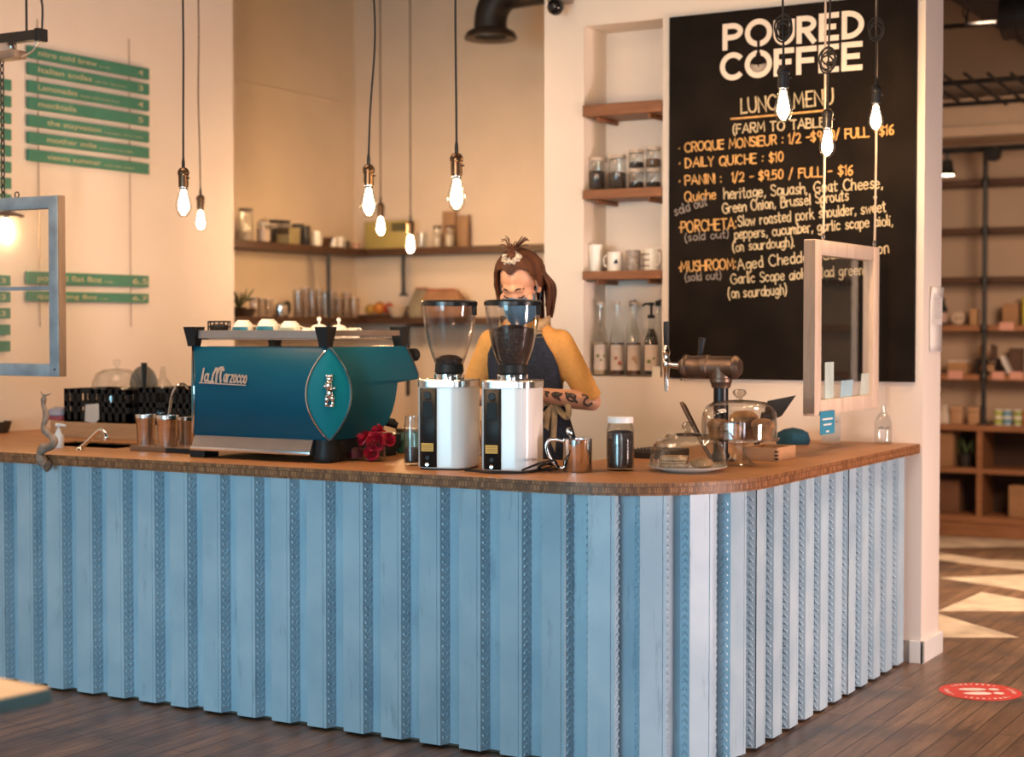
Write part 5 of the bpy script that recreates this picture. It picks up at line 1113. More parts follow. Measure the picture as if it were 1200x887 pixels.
# ------------------------------------------------------------------ alcove shelves and what stands on them
ZS1, ZS2, XS, YS = 2.012, 1.560, -6.32, 9.02
def lshelf(zt, lab):
    a = thing('alcove_shelf', 'dark wooden %s shelf along the left wall of the alcove' % lab, 'shelf', (-6.6,7.66,zt-.042), 0, 'shelves in the alcove')
    part('board', MB().box(.001,.28,0,1.62,0,.042,.003), DARKW, a, smooth=0)
    b = thing('alcove_shelf', 'dark wooden %s shelf along the back wall of the alcove' % lab, 'shelf', (-6.32,YS,zt-.042), 0, 'shelves in the alcove')
    part('board', MB().box(.001,2.40,0,.268,0,.042,.003), DARKW, b, smooth=0); return a, b
a1, b1 = lshelf(ZS1, 'upper'); lshelf(ZS2, 'lower')
for p, lab in ((on_x(385,310,XS-.02),'dark pipe joining the two shelves on the left wall of the alcove'),(on_y(473,320,YS+.02),'dark pipe under the upper shelf on the back wall of the alcove')):
    low = ZS2-.25 if p.y < 9 else 1.70
    t = thing('shelf_pipe', lab, 'pipe', (p.x,p.y,low)); part('pipe', MB().tube([(0,0,0),(0,0,ZS1-.045-low)], .014, 10), BLACK, t)
    part('foot', MB().lathe([(0,0),(.03,0),(.03,.012),(.016,.02),(.014,.05)], 14), BLACK, t)
p = on_y(478,385,YS+.02); t = thing('shelf_pipe', 'dark pipe under the lower shelf on the back wall of the alcove', 'pipe', (p.x,p.y,1.05)); part('pipe', MB().tube([(0,0,0),(0,0,ZS2-.044-1.05)], .014, 10), BLACK, t); part('bracket', MB().tube([(0,0,.46),(0,.24,.46)], .012, 8), BLACK, t)
q0, q1 = on_x(277,95,-6.598), on_x(416,123,-6.598); solo('wall_cable', MB().tube([q0, q1], .007, 8), WALL_IN, 'thin painted cable running along the left wall of the alcove', 'cable')
def xs(px, z, X=-6.42): p = on_x(px, 300, X); return (X, p.y, z)
def ys(px, z, Y=9.12): p = on_y(px, 300, Y); return (p.x, Y, z)
ka = 9.6/F_PX
GU = 'vessels on the upper alcove shelf'
jar('big clear glass jar at the left end of the upper alcove shelf', xs(288,ZS1), 12*ka*.8, 44*ka*.9, mat('oat_fill', (.62,.52,.40), .9, var=.2, scale=60), .35, mat('grey_cap', (.20,.16,.13), .5), grp=GU)
jar('small bright jar next to the big one on the upper alcove shelf', xs(309,ZS1,-6.40), 9*ka, 24*ka, mat('pale_fill', (.72,.55,.45), .8, var=.1), .85, mat('white_cap', (.7,.62,.52), .5), grp=GU)
jar('jar of dark spice, third on the upper alcove shelf', xs(322,ZS1,-6.50), 8*ka, 30*ka, BEANS, .8, BLKPL, grp=GU)
t = thing('tea_box', 'pale olive box on the upper alcove shelf', 'box', xs(338,ZS1,-6.395), .0); part('carton', MB().box(-.05,.05,-.055,.055,0,.105,.003), mat('olive_card', (.30,.25,.13), .8, var=.1), t, smooth=0); part('flap', MB().box(-.05,.05,-.058,-.055,.06,.10), mat('dark_print', (.08,.05,.03), .8), t, smooth=0)
jar('jar of dark leaves behind the olive box', xs(334,ZS1,-6.545), .038, .155, GROUNDS, .8, BLKPL, grp=GU)
for i, (px, hh) in enumerate(((349.5,.135),(357,.125))):
    t = thing('dark_tin', 'dark blue tin on the upper alcove shelf, %s of two' % ('left','right')[i], 'tin', xs(px,ZS1,-6.42), 0, 'dark tins on the upper alcove shelf'); part('body', MB().lathe([(0,0),(.032,0),(.034,.004),(.034,hh-.02),(0,hh-.02)], 20), mat('dark_blue_tin', (.02,.022,.03), .35, .3), t); part('lid', MB().lathe([(.036,hh-.024),(.036,hh),(0,hh)], 20), BLACK, t)
cup('white mug in the middle of the upper alcove shelf', xs(371,ZS1), .036, .098, PORC, None, True, rz=PI/2)
solo('brown_bowl', MB().lathe([(0,0),(.03,0),(.036,.006),(.058,.065),(.054,.065),(.032,.010),(0,.008)], 22), mat('brown_pottery', (.10,.045,.02), .45), 'brown bowl right of the white mug on the upper alcove shelf', 'bowl', xs(380,ZS1,-6.47))
for i, (px, m_) in enumerate(((391,PORC),(399,PORC),(405,mat('dark_cup', (.05,.03,.02), .4)),(417,mat('pink_cup', (.6,.36,.27), .5)))):
    cup(('small white cup right of the brown bowl','second small white cup right of the brown bowl','small dark cup at the far end of the side shelf','small pink cup in the corner of the alcove shelf')[i], xs(px,ZS1,-6.43), .028, (.065,.075,.05,.045)[i], m_, 'small cups on the upper alcove shelf', False, 'small_cup')
q0, q1 = on_y(427,290,9.10), on_y(479,258,9.10)
t = thing('cutting_board', 'yellow-green board leaning on the upper back shelf behind the lowest bulb', 'board', (q0.x,9.10,ZS1)); part('board', MB().box(0,q1.x-q0.x,0,.022,0,q1.z-ZS1,.004), mat('yellow_green_board', (.46,.37,.12), .6, var=.1, scale=4), t); part('dark_panel', MB().box((q1.x-q0.x)*.62,(q1.x-q0.x)*.98,-.004,0,(q1.z-ZS1)*.62,(q1.z-ZS1)*.92), mat('dark_green_panel', (.12,.11,.05), .7), t, smooth=0)
tumbler('clear glass beside the yellow-green board on the upper back shelf', ys(494,ZS1), .036, .10, None)
for i, px in enumerate((512.5,527)):
    jar('narrow brown-capped bottle of pale grains, %s of two on upper back shelf' % ('left','right')[i], ys(px,ZS1), .030, .135, mat('rice_fill', (.70,.58,.44), .9), .75, mat('brown_cap', (.14,.07,.03), .5), grp='narrow bottles on the upper back shelf')
for i, (x0, x1, y) in enumerate(((517,532,247),(534,547,252))):
    A, B = on_y(x0,290,9.20), on_y(x1,y,9.20); solo('wooden_board', MB().box(0,B.x-A.x,0,.018,0,B.z-ZS1,.004), mat('tan_board', (.40,.24,.13), .7, var=.1), 'tan board leaning at the back of the upper shelf, %s of two' % ('left','right')[i], 'board', (A.x,9.21,ZS1), 0, 'tan boards on the upper back shelf', smooth=0)
# lower side shelf
t = thing('small_plant', 'small green plant in a dark pot at the left end of the lower alcove shelf', 'plant', xs(280,ZS2,-6.53)); part('pot', MB().lathe([(0,0),(.035,0),(.045,.06),(.04,.06),(0,.055)], 18), mat('dark_pot', (.04,.03,.022), .6), t)
m = MB()
for k in range(16):
    a = k*2.4; l = .05+.03*(k % 3); m.tube(curve_pts([(0,0,.055),(l*.4*math.cos(a),l*.4*math.sin(a),.10),(l*math.cos(a),l*math.sin(a),.115+.02*(k % 4))],3), [.002]+[.006]*5+[.001], 6, flat=.3)
part('leaves', m, mat('leaf_green', (.05,.085,.025), .6), t)
solo('dark_dish', MB().lathe([(0,0),(.04,0),(.065,.05),(.06,.05),(.036,.01),(0,.008)], 22), mat('brown_dish', (.05,.03,.02), .4), 'dark brown dish at the left of the lower alcove shelf', 'bowl', xs(288,ZS2,-6.39))
GT = 'drinking glasses on the lower alcove shelf'; nth = ('first','second','third','fourth','fifth','sixth','seventh','eighth','ninth','tenth','eleventh','twelfth')
gl = [(298,.033,.12,-6.42),(307,.030,.115,-6.42),(315,.028,.11,-6.42),(350,.040,.17,-6.42),(358,.036,.19,-6.50),(366,.038,.165,-6.42),(374,.038,.185,-6.50),(381,.036,.165,-6.42),(389,.036,.175,-6.50),(397,.038,.125,-6.42),(406,.036,.17,-6.50),(415,.038,.13,-6.42)]
SG = glass('bar_glass', (.90,.88,.86), 1.6)
for i, (px, r, h, X) in enumerate(gl): tumbler('clear drinking glass, %s from the left on the lower alcove shelf' % nth[i], xs(px,ZS2,X), r, h, GT, SG)
t = thing('small_kettle', 'small steel pot with black handle among the glasses on the lower alcove shelf', 'pot', xs(329,ZS2,-6.42), PI/2)
part('body', MB().lathe([(0,0),(.046,0),(.050,.01),(.046,.075),(.030,.085),(0,.09)], 24), STEEL, t); part('handle', MB().tube(curve_pts([(.04,0,.085),(.075,0,.09),(.085,0,.05),(.06,0,.01)],6), .010, 8), BLKPL, t)
t = thing('fruit_tray', 'dark tray of fruit on the lower back shelf of the alcove', 'tray', ys(446,ZS2,9.14)); part('tray', MB().box(-.14,.14,-.07,.07,0,.02,.006), DARKW, t, smooth=0)
for px, r, c, lab in ((434,.036,(.52,.30,.05),'yellow fruit at the left of the dark tray'),(444.5,.044,(.62,.22,.03),'orange in the middle of the dark tray'),(456,.040,(.50,.06,.03),'red fruit at the right of the dark tray')):
    P_ = ys(px,ZS2+.02,9.13); t = thing('fruit', lab, 'fruit', P_, 0, 'fruit on the dark tray'); part('flesh', MB().lathe([(0,.004)]+[(r*math.sin(a),r-r*.96*math.cos(a)) for a in [PI*k/10 for k in range(1,10)]]+[(0,r*1.9)], 18), mat('fruit_%d' % px, c, .45, var=.12, scale=20), t); part('stem', MB().tube([(0,0,r*1.88),(.004,0,r*2.1)], .003, 5), DARKW, t)
solo('white_bowl', MB().lathe([(0,0),(.035,0),(.045,.008),(.075,.075),(.071,.075),(.040,.012),(0,.010)], 26), mat('pale_bowl', (.62,.48,.36), .45), 'pale bowl right of the fruit on the lower back shelf', 'bowl', ys(466,ZS2,9.095))
# bags on the lower back shelf
def bag(pl, pr, ybot, ytop, Y, m, lab, skew):
    A, B = on_y(pl,ybot,Y), on_y(pr,ytop,Y); W = B.x-A.x; H = B.z-ZS2; t = thing('paper_bag', lab, 'bag', (A.x+W/2,Y,ZS2))
    R = []
    for z, k, d in ((0,.92,.9),(.1,1,1),(.5,.98,.95),(.8,.85,.6),(1,.7,.25)): R.append([Vector((x*k+skew*W*z, y*d, z*H)) for x, y in sq(W/2,.09,24,5)])
    part('body', MB().loft(R), m, t); part('edge', MB().tube([R[-1][k]+Vector((0,-.002,0)) for k in range(12,24)], .006, 6), mat('red_edge', (.34,.05,.03), .7), t); return t
bag(500,548,374,339,9.13,mat('kraft_bag', (.40,.21,.11), .8, var=.15, bump=.3), 'brown paper bag with red edge on the lower back shelf, behind the left grinder', -.1)
bag(485,503,374,338,9.17,mat('grey_bag', (.30,.25,.17), .8, var=.15, bump=.3), 'grey-brown bag slumped between the bowl and the brown paper bag', .05)

# ------------------------------------------------------------------ the back room seen past the wall
YB = 11.9
cab = thing('display_cabinet', 'low open wooden cabinet along the back wall of the far room', 'cabinet', (-3.69,YB,0)); W = 4.6
part('worktop', MB().box(0,W,-.02,.345,.76,.80,.003), CABW, cab, smooth=0); part('plinth', MB().box(0,W,.01,.34,0,.10), CABW, cab, smooth=0); part('bottom_board', MB().box(0,W,0,.34,.10,.15,.003), CABW, cab, smooth=0)
part('back_board', MB().box(0,W,.335,.345,.15,.76), mat('dark_back_board', (.05,.022,.012), .8), cab, smooth=0)
for x in (0,.64,1.9,3.2,4.56): part('upright', MB().box(x,x+.04,.0,.335,.15,.76,.002), CABW, cab, smooth=0)
for x0, x1 in ((.04,.64),(.68,1.9),(1.94,3.2),(3.24,4.56)): part('inner_shelf', MB().box(x0,x1,.0,.335,.455,.49,.002), CABW, cab, smooth=0)
wood_lab = ('fifth','fourth','third','second','top'); zsh = (1.16,1.512,1.856,2.207,2.55)
for i, z in enumerate(zsh):
    t = thing('display_shelf', 'long wooden wall shelf in the far room, %s' % ('lowest, with pink price tags','second from the bottom, holding a round disc','middle one, empty','second from the top, empty','topmost, just under the black rail')[i], 'shelf', (-3.69,11.97,z-.042), 0, 'wall shelves in the far room')
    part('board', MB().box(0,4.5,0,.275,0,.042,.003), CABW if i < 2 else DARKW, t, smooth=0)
for px, nm in ((1154,'pipe upright in front of the far room shelves'),):
    p = on_y(px, 300, 11.95); t = thing('pipe_upright', 'black '+nm, 'pipe', (p.x,11.95,.80)); part('pipe', MB().tube([(0,0,0),(0,0,1.93)], .019, 10), BLACK, t); part('flange', MB().lathe([(0,0),(.05,0),(.05,.01),(.02,.02)], 14), BLACK, t)
    for z in zsh: part('coupling', MB().lathe([(.024,z-.85),(.026,z-.845),(.026,z-.80),(.024,z-.795)], 12), BLACK, t)
zr_ = on_y(1150,175,11.7).z
t = thing('light_rail', 'black lighting rail with two spotlights along the far wall', 'light rail', (-3.5,11.68,zr_)); part('rail', MB().box(0,4,-.018,.018,-.02,.02,.002), BLACK, t, smooth=0); part('mount', MB().box(.4,.45,.018,.10,-.015,.015), BLACK, t, smooth=0)
p = on_y(1110,196,11.68); g = part('spotlight', MB().tube([(p.x+3.5,0,-.02),(p.x+3.5,0,-.07)], .012, 8).lathe([(0,-.06),(.035,-.065),(.040,-.12),(.055,-.17),(.05,-.17),(.036,-.12),(0,-.11)], 18, (p.x+3.5,0,0)), BLACK, t)
part('lit_lamp', MB().lathe([(.05,-.166),(.046,-.172),(0,-.174)], 18, (p.x+3.5,0,0)), mat('lit_spot', (1,.9,.8), .4, emit=((1,.80,.55), 14), var=0), g)
p = on_y(1167,183,11.68); part('spotlight', MB().tube([(p.x+3.5-.04,0,0),(p.x+3.5,-.03,-.03)], .012, 8).lathe([(0,.0),(.05,.004),(.056,.03),(.05,.12),(.03,.14),(0,.14)], 20, (p.x+3.5,-.15,-.045), RM('X', -PI/2)), BLACK, t)
# hanging pot rack / ladder grid, chain bar, duct
Ya, Yb_ = 10.3, 10.85; za, zb2 = on_y(1150,95,Ya).z, on_y(1150,120.5,Yb_).z
t = thing('hanging_rack', 'black ladder-like metal rack hanging under the ceiling of the far room', 'hanging rack', (0,0,0))
part('rail', MB().tube([(-3.4,Ya,za),(-.4,Ya,za)], .016, 8), BLACK, t); part('rail', MB().tube([(-3.4,Yb_,zb2),(-.4,Yb_,zb2)], .016, 8), BLACK, t)
for k in range(9):
    p = on_y(1128+k*27-40, 95, Ya); d = Vector((.03,Yb_-Ya,zb2-za)); part('cross_bar', MB().tube([p-d*.35, p+d*1.18], .011, 6), BLACK, t)
for x in (-3.2,-.8): part('hanger', MB().tube([(x,Ya,za),(x,Ya,ZC)], .006, 6), BLACK, t)
za2 = on_y(1130,29,9.6).z; a, b = on_y(1090,33,9.6), on_y(1167,27,9.6)
t = thing('hanging_bar', 'short black bar hanging on a chain near the far ceiling', 'bar', (0,0,0)); part('bar', MB().tube([a, b], .014, 8), BLACK, t); m = MB(); c = on_y(1132,30,9.6)
for k in range(8): m.ring((c.x+.015*(-1 if k % 2 else 1)*.2, 9.6, c.z+.03+k*.052), 1, .005, 'y' if k % 2 else 'x', 10, 5, (.014,.036))
m.tube([(c.x,9.6,c.z+.42),(c.x,9.6,ZC)], .006, 6)
part('chain', m, BLACK, t)
t = thing('round_duct', 'large dark round air duct under the far ceiling at top right', 'duct', (0,0,0)); e = on_y(1190,18,9.0); part('pipe', MB().tube([(e.x-.05,9.0,e.z),(e.x+1.8,9.0,e.z)], .12, 24), DUCT, t); part('band', MB().tube([(e.x-.06,9.0,e.z),(e.x+.02,9.0,e.z)], .128, 24), DUCT, t)
# things on the shelves
def bx(name, lab, cat, px0, px1, ytop, z, Y, m, d=.12, grp=None, tag_=None, lidm=None):
    A, B = on_y(px0, ytop, Y), on_y(px1, ytop, Y); t = thing(name, lab, cat, ((A.x+B.x)/2,Y,z+.001), 0, grp); w = (B.x-A.x)/2; H = A.z-z
    part('carton', MB().box(-w,w,0,d,0,H,.004), m, t, smooth=0)
    part('top_flap', MB().box(-w*.96,w*.96,.004,d-.004,H,H+.006), lidm or m, t, smooth=0); return t
KRAFT = mat('kraft_card', (.36,.19,.09), .8, var=.1); PINK = mat('pink_tag', (.66,.34,.26), .7, var=.05); BOXD = mat('dark_box', (.10,.05,.03), .7)
YI = 12.03
p = on_y(1123.5, 369, YI); t = thing('round_plaque', 'pale round disc standing on the second shelf of the far room', 'disc', (p.x,YI,1.513)); part('disc', MB().lathe([(0,0),(.045,0),(.050,.006),(.050,.014),(.045,.02),(0,.02)], 26, (0,0,.050), RM('X', PI/2)), mat('pale_disc', (.62,.46,.34), .6, var=.2, scale=30), t)
part('marks', MB().ball((-.016,-.021,.05),(.006,.002,.012),8,6).ball((.016,-.021,.05),(.006,.002,.012),8,6), BOXD, t)
bx('wood_block', 'small tan block right of the pale disc', 'block', 1136.5, 1146, 363, 1.512, YI, mat('tan_block', (.46,.26,.12), .6), .05)
p = on_y(1104, 375, YI); t = thing('dark_bottle', 'dark bottle at the left end of the second far shelf', 'bottle', (p.x,YI+.03,1.513)); part('glass', MB().lathe([(0,0),(.03,0),(.03,.12),(.012,.16),(.012,.20),(0,.20)], 16), BLKPL, t); part('label_sheet', MB().lathe([(.031,.02),(.031,.09)], 16), mat('pink_label', (.55,.36,.30), .7), t)
bx('carton_box', 'brown carton at the right of the second far shelf above a pink tag', 'box', 1174.5, 1193, 357, 1.512, YI, KRAFT, .12)
bx('yellow_box', 'yellow box at the right edge of the second far shelf', 'box', 1198, 1215, 348, 1.512, YI, mat('yellow_card', (.50,.42,.05), .7), .1)
def ptag(px0, px1, y0, y1, lab):
    A, B = on_y(px0,y1,11.966), on_y(px1,y0,11.966); return solo('price_tag', MB().box(0,B.x-A.x,0,.003,0,B.z-A.z), PINK, lab, 'price tag', (A.x,11.966,A.z), 0, 'pink price tags in the far room', smooth=0)
ptag(1171,1188,377.5,387,'pink price tag below the brown carton'); ptag(1111,1128,434.5,444,'pink price tag at the left of the lowest far shelf'); ptag(1162,1177,435.5,444.5,'pink price tag just right of the pipe upright'); ptag(1183,1199,435.5,444.5,'pink price tag at the right edge of the lowest far shelf')
t = bx('card_tray', 'tan open box of cards on the lowest far shelf', 'box', 1110, 1133, 424, 1.16, YI-.02, mat('tan_card', (.44,.24,.11), .8), .12, lidm=PAPER); 
p = on_y(1156, 435, YI); t = thing('wooden_rack', 'black rack with upright wooden pieces behind the pipe upright', 'rack', (p.x,YI,1.161)); part('frame', MB().box(-.075,.075,0,.10,0,.012).box(-.075,-.065,0,.1,.012,.11).box(.065,.075,0,.1,.012,.11).box(-.065,.065,.0,.1,.098,.11), BLACK, t, smooth=0)
for k, x in enumerate((-.055,-.015,.03,.055)): part('wooden_piece', MB().box(x-.012,x+.012,.03,.055,.112,.215-.012*(k % 2),.004), LIGHTW if k < 2 else BOXD, t, smooth=0)
for x in (-.03,.03): part('roll', MB().lathe([(0,0),(.026,0),(.026,.08),(0,.08)], 16, (x,.085,.042), RM('X', PI/2)), LIGHTW, t)
p = on_y(1178, 435, YI-.02); t = thing('leaning_book', 'pale slim book leaning against the dark box on the lowest far shelf', 'book', (p.x,YI-.03,1.163)); m = MB(); m.box(-.010,.010,0,.09,0,.135,.001); o_ = part('cover', m, PAPER, t, smooth=0); o_.rotation_euler = (0,-.42,0); o_.location.x = .03; o_.location.z = .0045
bx('dark_box', 'dark brown box on the lowest far shelf', 'box', 1182, 1196.5, 409, 1.16, YI+.06, BOXD, .1)
YC = 11.96
p = on_y(1104, 495, YC); t = thing('white_bag', 'crumpled white bag at the left end of the far cabinet top', 'bag', (p.x,YC+.06,.801)); part('body', MB().loft([[Vector((x*k,y*k,z)) for x, y in sq(.05,.05,18,3)] for k, z in ((.9,0),(1,.03),(.85,.08),(.5,.11),(.7,.14))]), mat('white_bag_paper', (.66,.56,.46), .8, bump=.4), t)
for i, px in enumerate((1120,1140.5)):
    A = on_y(px,496,YC); t = thing('wood_canister', 'brown wooden block on the far cabinet, %s of two' % ('left','right')[i], 'block', (A.x,YC,.801), 0, 'wooden blocks on the far cabinet'); part('block', MB().loft([[Vector((x*k,y*k+.045,z)) for x, y in sq(.042,.042,20,8)] for k, z in ((1,0),(1.04,.12),(1,.124))]), LIGHTW, t); part('groove', MB().box(-.045,.045,.0,.004,.088,.092), BOXD, t, smooth=0)
can0 = None; cols = ((.42,.46,.10),(.16,.34,.48),(.34,.42,.12))
for i, px in enumerate((1168.5,1179,1191.5)):
    for j in (0,1):
        A = on_y(px,496,YC); z = .801+j*.056
        t = thing('small_can', '%s small can of the %s stack on the far cabinet' % (('lower','upper')[j], ('left','middle','right')[i]), 'can', (A.x,YC+.04,z), 0, 'stacked cans on the far cabinet')
        part('label_band', MB().lathe([(.031,.008),(.031,.046)], 18), mat('can_band_%d' % i, cols[i], .5), t); part('tin', MB().lathe([(0,0),(.030,0),(.030,.052),(.027,.055),(0,.055)], 18), PORC, t)
solo('orange_can', MB().lathe([(0,0),(.034,0),(.034,.105),(.030,.11),(0,.11)], 18), mat('orange_label', (.60,.16,.03), .5), 'orange tall can at the right edge of the far cabinet', 'can', (on_y(1203,496,YC).x,YC+.04,.801))
bx('kraft_carton', 'tall kraft carton in the upper left bay of the far cabinet', 'box', 1098, 1117, 507, .49, YB+.06, KRAFT, .2); bx('kraft_carton', 'kraft carton in the lower right bay of the far cabinet', 'box', 1182, 1206, 570, .15, YB+.05, KRAFT, .2); bx('dark_carton', 'dim brown carton in the lower left bay of the far cabinet', 'box', 1101, 1124, 563, .15, YB+.16, mat('dim_card', (.20,.09,.045), .8), .12)
p = on_y(1131, 547, YB+.15); t = thing('trailing_plant', 'dark trailing plant in the upper left bay of the far cabinet', 'plant', (p.x,YB+.16,.491)); part('pot', MB().lathe([(0,0),(.045,0),(.055,.09),(.05,.09),(0,.08)], 18), mat('black_pot', (.02,.017,.015), .5), t)
m = MB()
for k in range(14):
    a = k*2.1; l = .05+.02*(k % 3); m.tube(curve_pts([(0,0,.08),(l*.6*math.cos(a),l*.6*math.sin(a)*.7,.16+.02*(k % 3)),(l*1.2*math.cos(a),l*math.sin(a)*.7,.20-.05*(k % 4))],3), [.002]+[.007]*5+[.001], 6, flat=.3)
part('leaves', m, mat('leaf_green', (.05,.085,.025), .6), t)

# ------------------------------------------------------------------ floor sticker, table in the foreground
t = thing('floor_sticker', 'round red floor sticker with white footprints on the planks', 'sticker', (-1.732,6.85,.0006), math.radians(30))
part('disc', MB().lathe([(.165,0),(.165,.0012),(0,.0012)], 48), mat('sticker_red', (.62,.045,.035), .5, var=.06), t, smooth=0)
WST = mat('sticker_white', (.78,.68,.62), .6)
m = MB()
def ell(cx, cy, a, b, n=20): m.add([Vector((cx+a*math.cos(2*PI*k/n), cy+b*math.sin(2*PI*k/n)*(1+.15*math.cos(2*PI*k/n)), .0018)) for k in range(n)], [tuple(range(n))])
ell(-.022,.038,.058,.026); ell(-.022,-.038,.058,.026); ell(.066,.036,.022,.021); ell(.066,-.036,.022,.021)
part('footprints', m, WST, t, smooth=0, recalc=False)
m = MB()
for a0, a1 in ((.25*PI,.75*PI),(1.25*PI,1.75*PI),(.86*PI,1.14*PI),(-.14*PI,.14*PI)):
    n = int((a1-a0)/.16)
    for k in range(n):
        a = a0+(a1-a0)*(k+.5)/n; w = .04 if k % 4 else .02
        m.add([Vector((r*math.cos(a+d), r*math.sin(a+d), .0018)) for r, d in ((.126,-w),(.144,-w),(.144,w),(.126,w))], [(0,1,2,3)])
part('ring_marks', m, WST, t, smooth=0, recalc=False)
tb = thing('side_table', 'corner of a small table with pale wooden top and teal edge in the foreground', 'table', (-2.642,2.594,0), math.radians(-6))
TLIGHT = wood('table_top_wood', (.74,.54,.36), (.60,.41,.25), 'x')
o = part('table_top', MB().box(-.80,0,-.80,0,.688,.72,.006), mat('teal_edge_paint', (.09,.20,.22), .6), tb, smooth=0); part('wood_inlay', MB().box(-.797,-.003,-.797,-.003,.7195,.7215), TLIGHT, tb, smooth=0)
part('pedestal', MB().lathe([(0,0),(.22,0),(.22,.015),(.04,.04),(.035,.62),(.12,.686),(0,.687)], 28, (-.4,-.4,0)), BLACK, tb)

# ------------------------------------------------------------------ the barista
def blob(name, mb, m, parent, voxel, it=6, fac=.5, loc=(0,0,0)):
    """fuse overlapping closed pieces into one smooth skin"""
    o = link('tmp', mb, m, smooth=0)
    r = o.modifiers.new('fuse', 'REMESH'); r.mode = 'VOXEL'; r.voxel_size = voxel; r.use_smooth_shade = True
    if it: q = o.modifiers.new('relax', 'SMOOTH'); q.factor = fac; q.iterations = it
    bpy.context.view_layer.update(); dg = bpy.context.evaluated_depsgraph_get()
    me = bpy.data.meshes.new_from_object(o.evaluated_get(dg)); old = o.data; bpy.data.objects.remove(o); bpy.data.meshes.remove(old)
    me.name = name; me.shade_smooth(); o = bpy.data.objects.new(name, me); COL.objects.link(o)
    if parent: o.parent = parent
    if not me.materials: me.materials.append(m)
    return o
SKIN = mat('skin', (.58,.31,.20), .5, var=.06, scale=10); MUSTARD = mat('mustard_knit', (.60,.31,.085), .9, var=.05, scale=60, bump=.2)
NAVY = mat('navy_denim', (.012,.022,.045), .85, var=.3, scale=70, bump=.2); TAN = mat('tan_cotton_tape', (.42,.31,.18), .85, var=.15, scale=40)
HAIR = mat('brown_hair', (.120,.044,.018), .6, var=.35, scale=30, col2=(.032,.011,.006), stretch=(1,1,.15), spec=.25); MASKM = mat('blue_mask', (.06,.16,.28), .8, var=.1, scale=20)
INK = mat('tattoo_ink', (.055,.045,.042), .6)
BX_, BYy, BZ_ = -3.40, 6.03, .15
UP = .045
wm = thing('person', 'barista in mustard top and navy apron, face mask on, looking down behind the right grinder', 'person', (BX_,BYy,BZ_+UP), math.radians(12))
V = Vector
def az(x, y, z): return V((x, y, z-BZ_))
PROF = [(.92,.178,.128,.0),(1.0,.180,.128,.0),(1.08,.155,.115,.0),(1.17,.138,.103,-.005),(1.27,.150,.112,-.02),(1.35,.158,.115,-.035),(1.42,.142,.098,-.048),(1.465,.098,.080,-.058),(1.50,.062,.062,-.068)]
def torso(z):
    if z <= PROF[0][0]: return PROF[0][1:]
    for p, q in zip(PROF, PROF[1:]):
        if z <= q[0]: t = (z-p[0])/(q[0]-p[0]); return tuple(p[i]+(q[i]-p[i])*t for i in (1,2,3))
    return PROF[-1][1:]
def ell_ring(z, k=1.0, n=28):
    a, b, yc = torso(z); return [az(a*k*math.cos(2*PI*i/n), yc+b*k*math.sin(2*PI*i/n), z) for i in range(n)]
HEAD = az(.0,-.125,1.632); HM = T(*HEAD) @ RM('Z', math.radians(-4)) @ RM('X', math.radians(33))
def hp(x, y, z): return HM @ V((x, y, z))
m = MB()
m.loft([ell_ring(z, .95) for z in (.90,.95,1.0,1.08,1.17,1.27,1.35,1.42,1.465,1.50)])
m.tube([az(0,-.06,1.44), az(0,-.085,1.53), hp(0,.025,-.05)], [.058,.052,.052], 18)
def cap(pts, rs, seg=14):
    m.tube(pts, rs, seg); m.ball(pts[0], rs[0], 12, 8); m.ball(pts[-1], rs[-1], 12, 8)
# head: skull, face, jaw, brow, nose, lips, ears
m.ball(hp(0,.015,.035), (.076,.096,.084), 20, 14, HM.to_3x3().to_4x4()); m.ball(hp(0,-.030,-.035), (.064,.066,.080), 20, 14, HM.to_3x3().to_4x4())
m.ball(hp(0,-.055,-.092), (.036,.034,.028), 14, 10, HM.to_3x3().to_4x4()); m.tube([hp(-.045,-.074,.018), hp(0,-.086,.022), hp(.045,-.074,.018)], [.012,.014,.012], 10)
m.tube([hp(0,-.084,.010), hp(0,-.098,-.020), hp(0,-.110,-.036)], [.009,.011,.014], 10); m.ball(hp(.012,-.098,-.040), .009, 8, 6); m.ball(hp(-.012,-.098,-.040), .009, 8, 6)
m.tube([hp(-.022,-.086,-.066), hp(0,-.096,-.066), hp(.022,-.086,-.066)], [.006,.009,.006], 8)
for s in (1,-1):
    m.ball(hp(s*.030,-.072,-.004), (.016,.014,.013), 12, 8, HM.to_3x3().to_4x4()); m.ball(hp(s*.050,-.062,-.030), .022, 12, 8)
    m.ball(hp(s*.079,.008,-.010), (.011,.020,.033), 12, 10, HM.to_3x3().to_4x4() @ RM('Z', s*.35)); m.ball(hp(s*.078,-.004,-.034), .010, 8, 6)
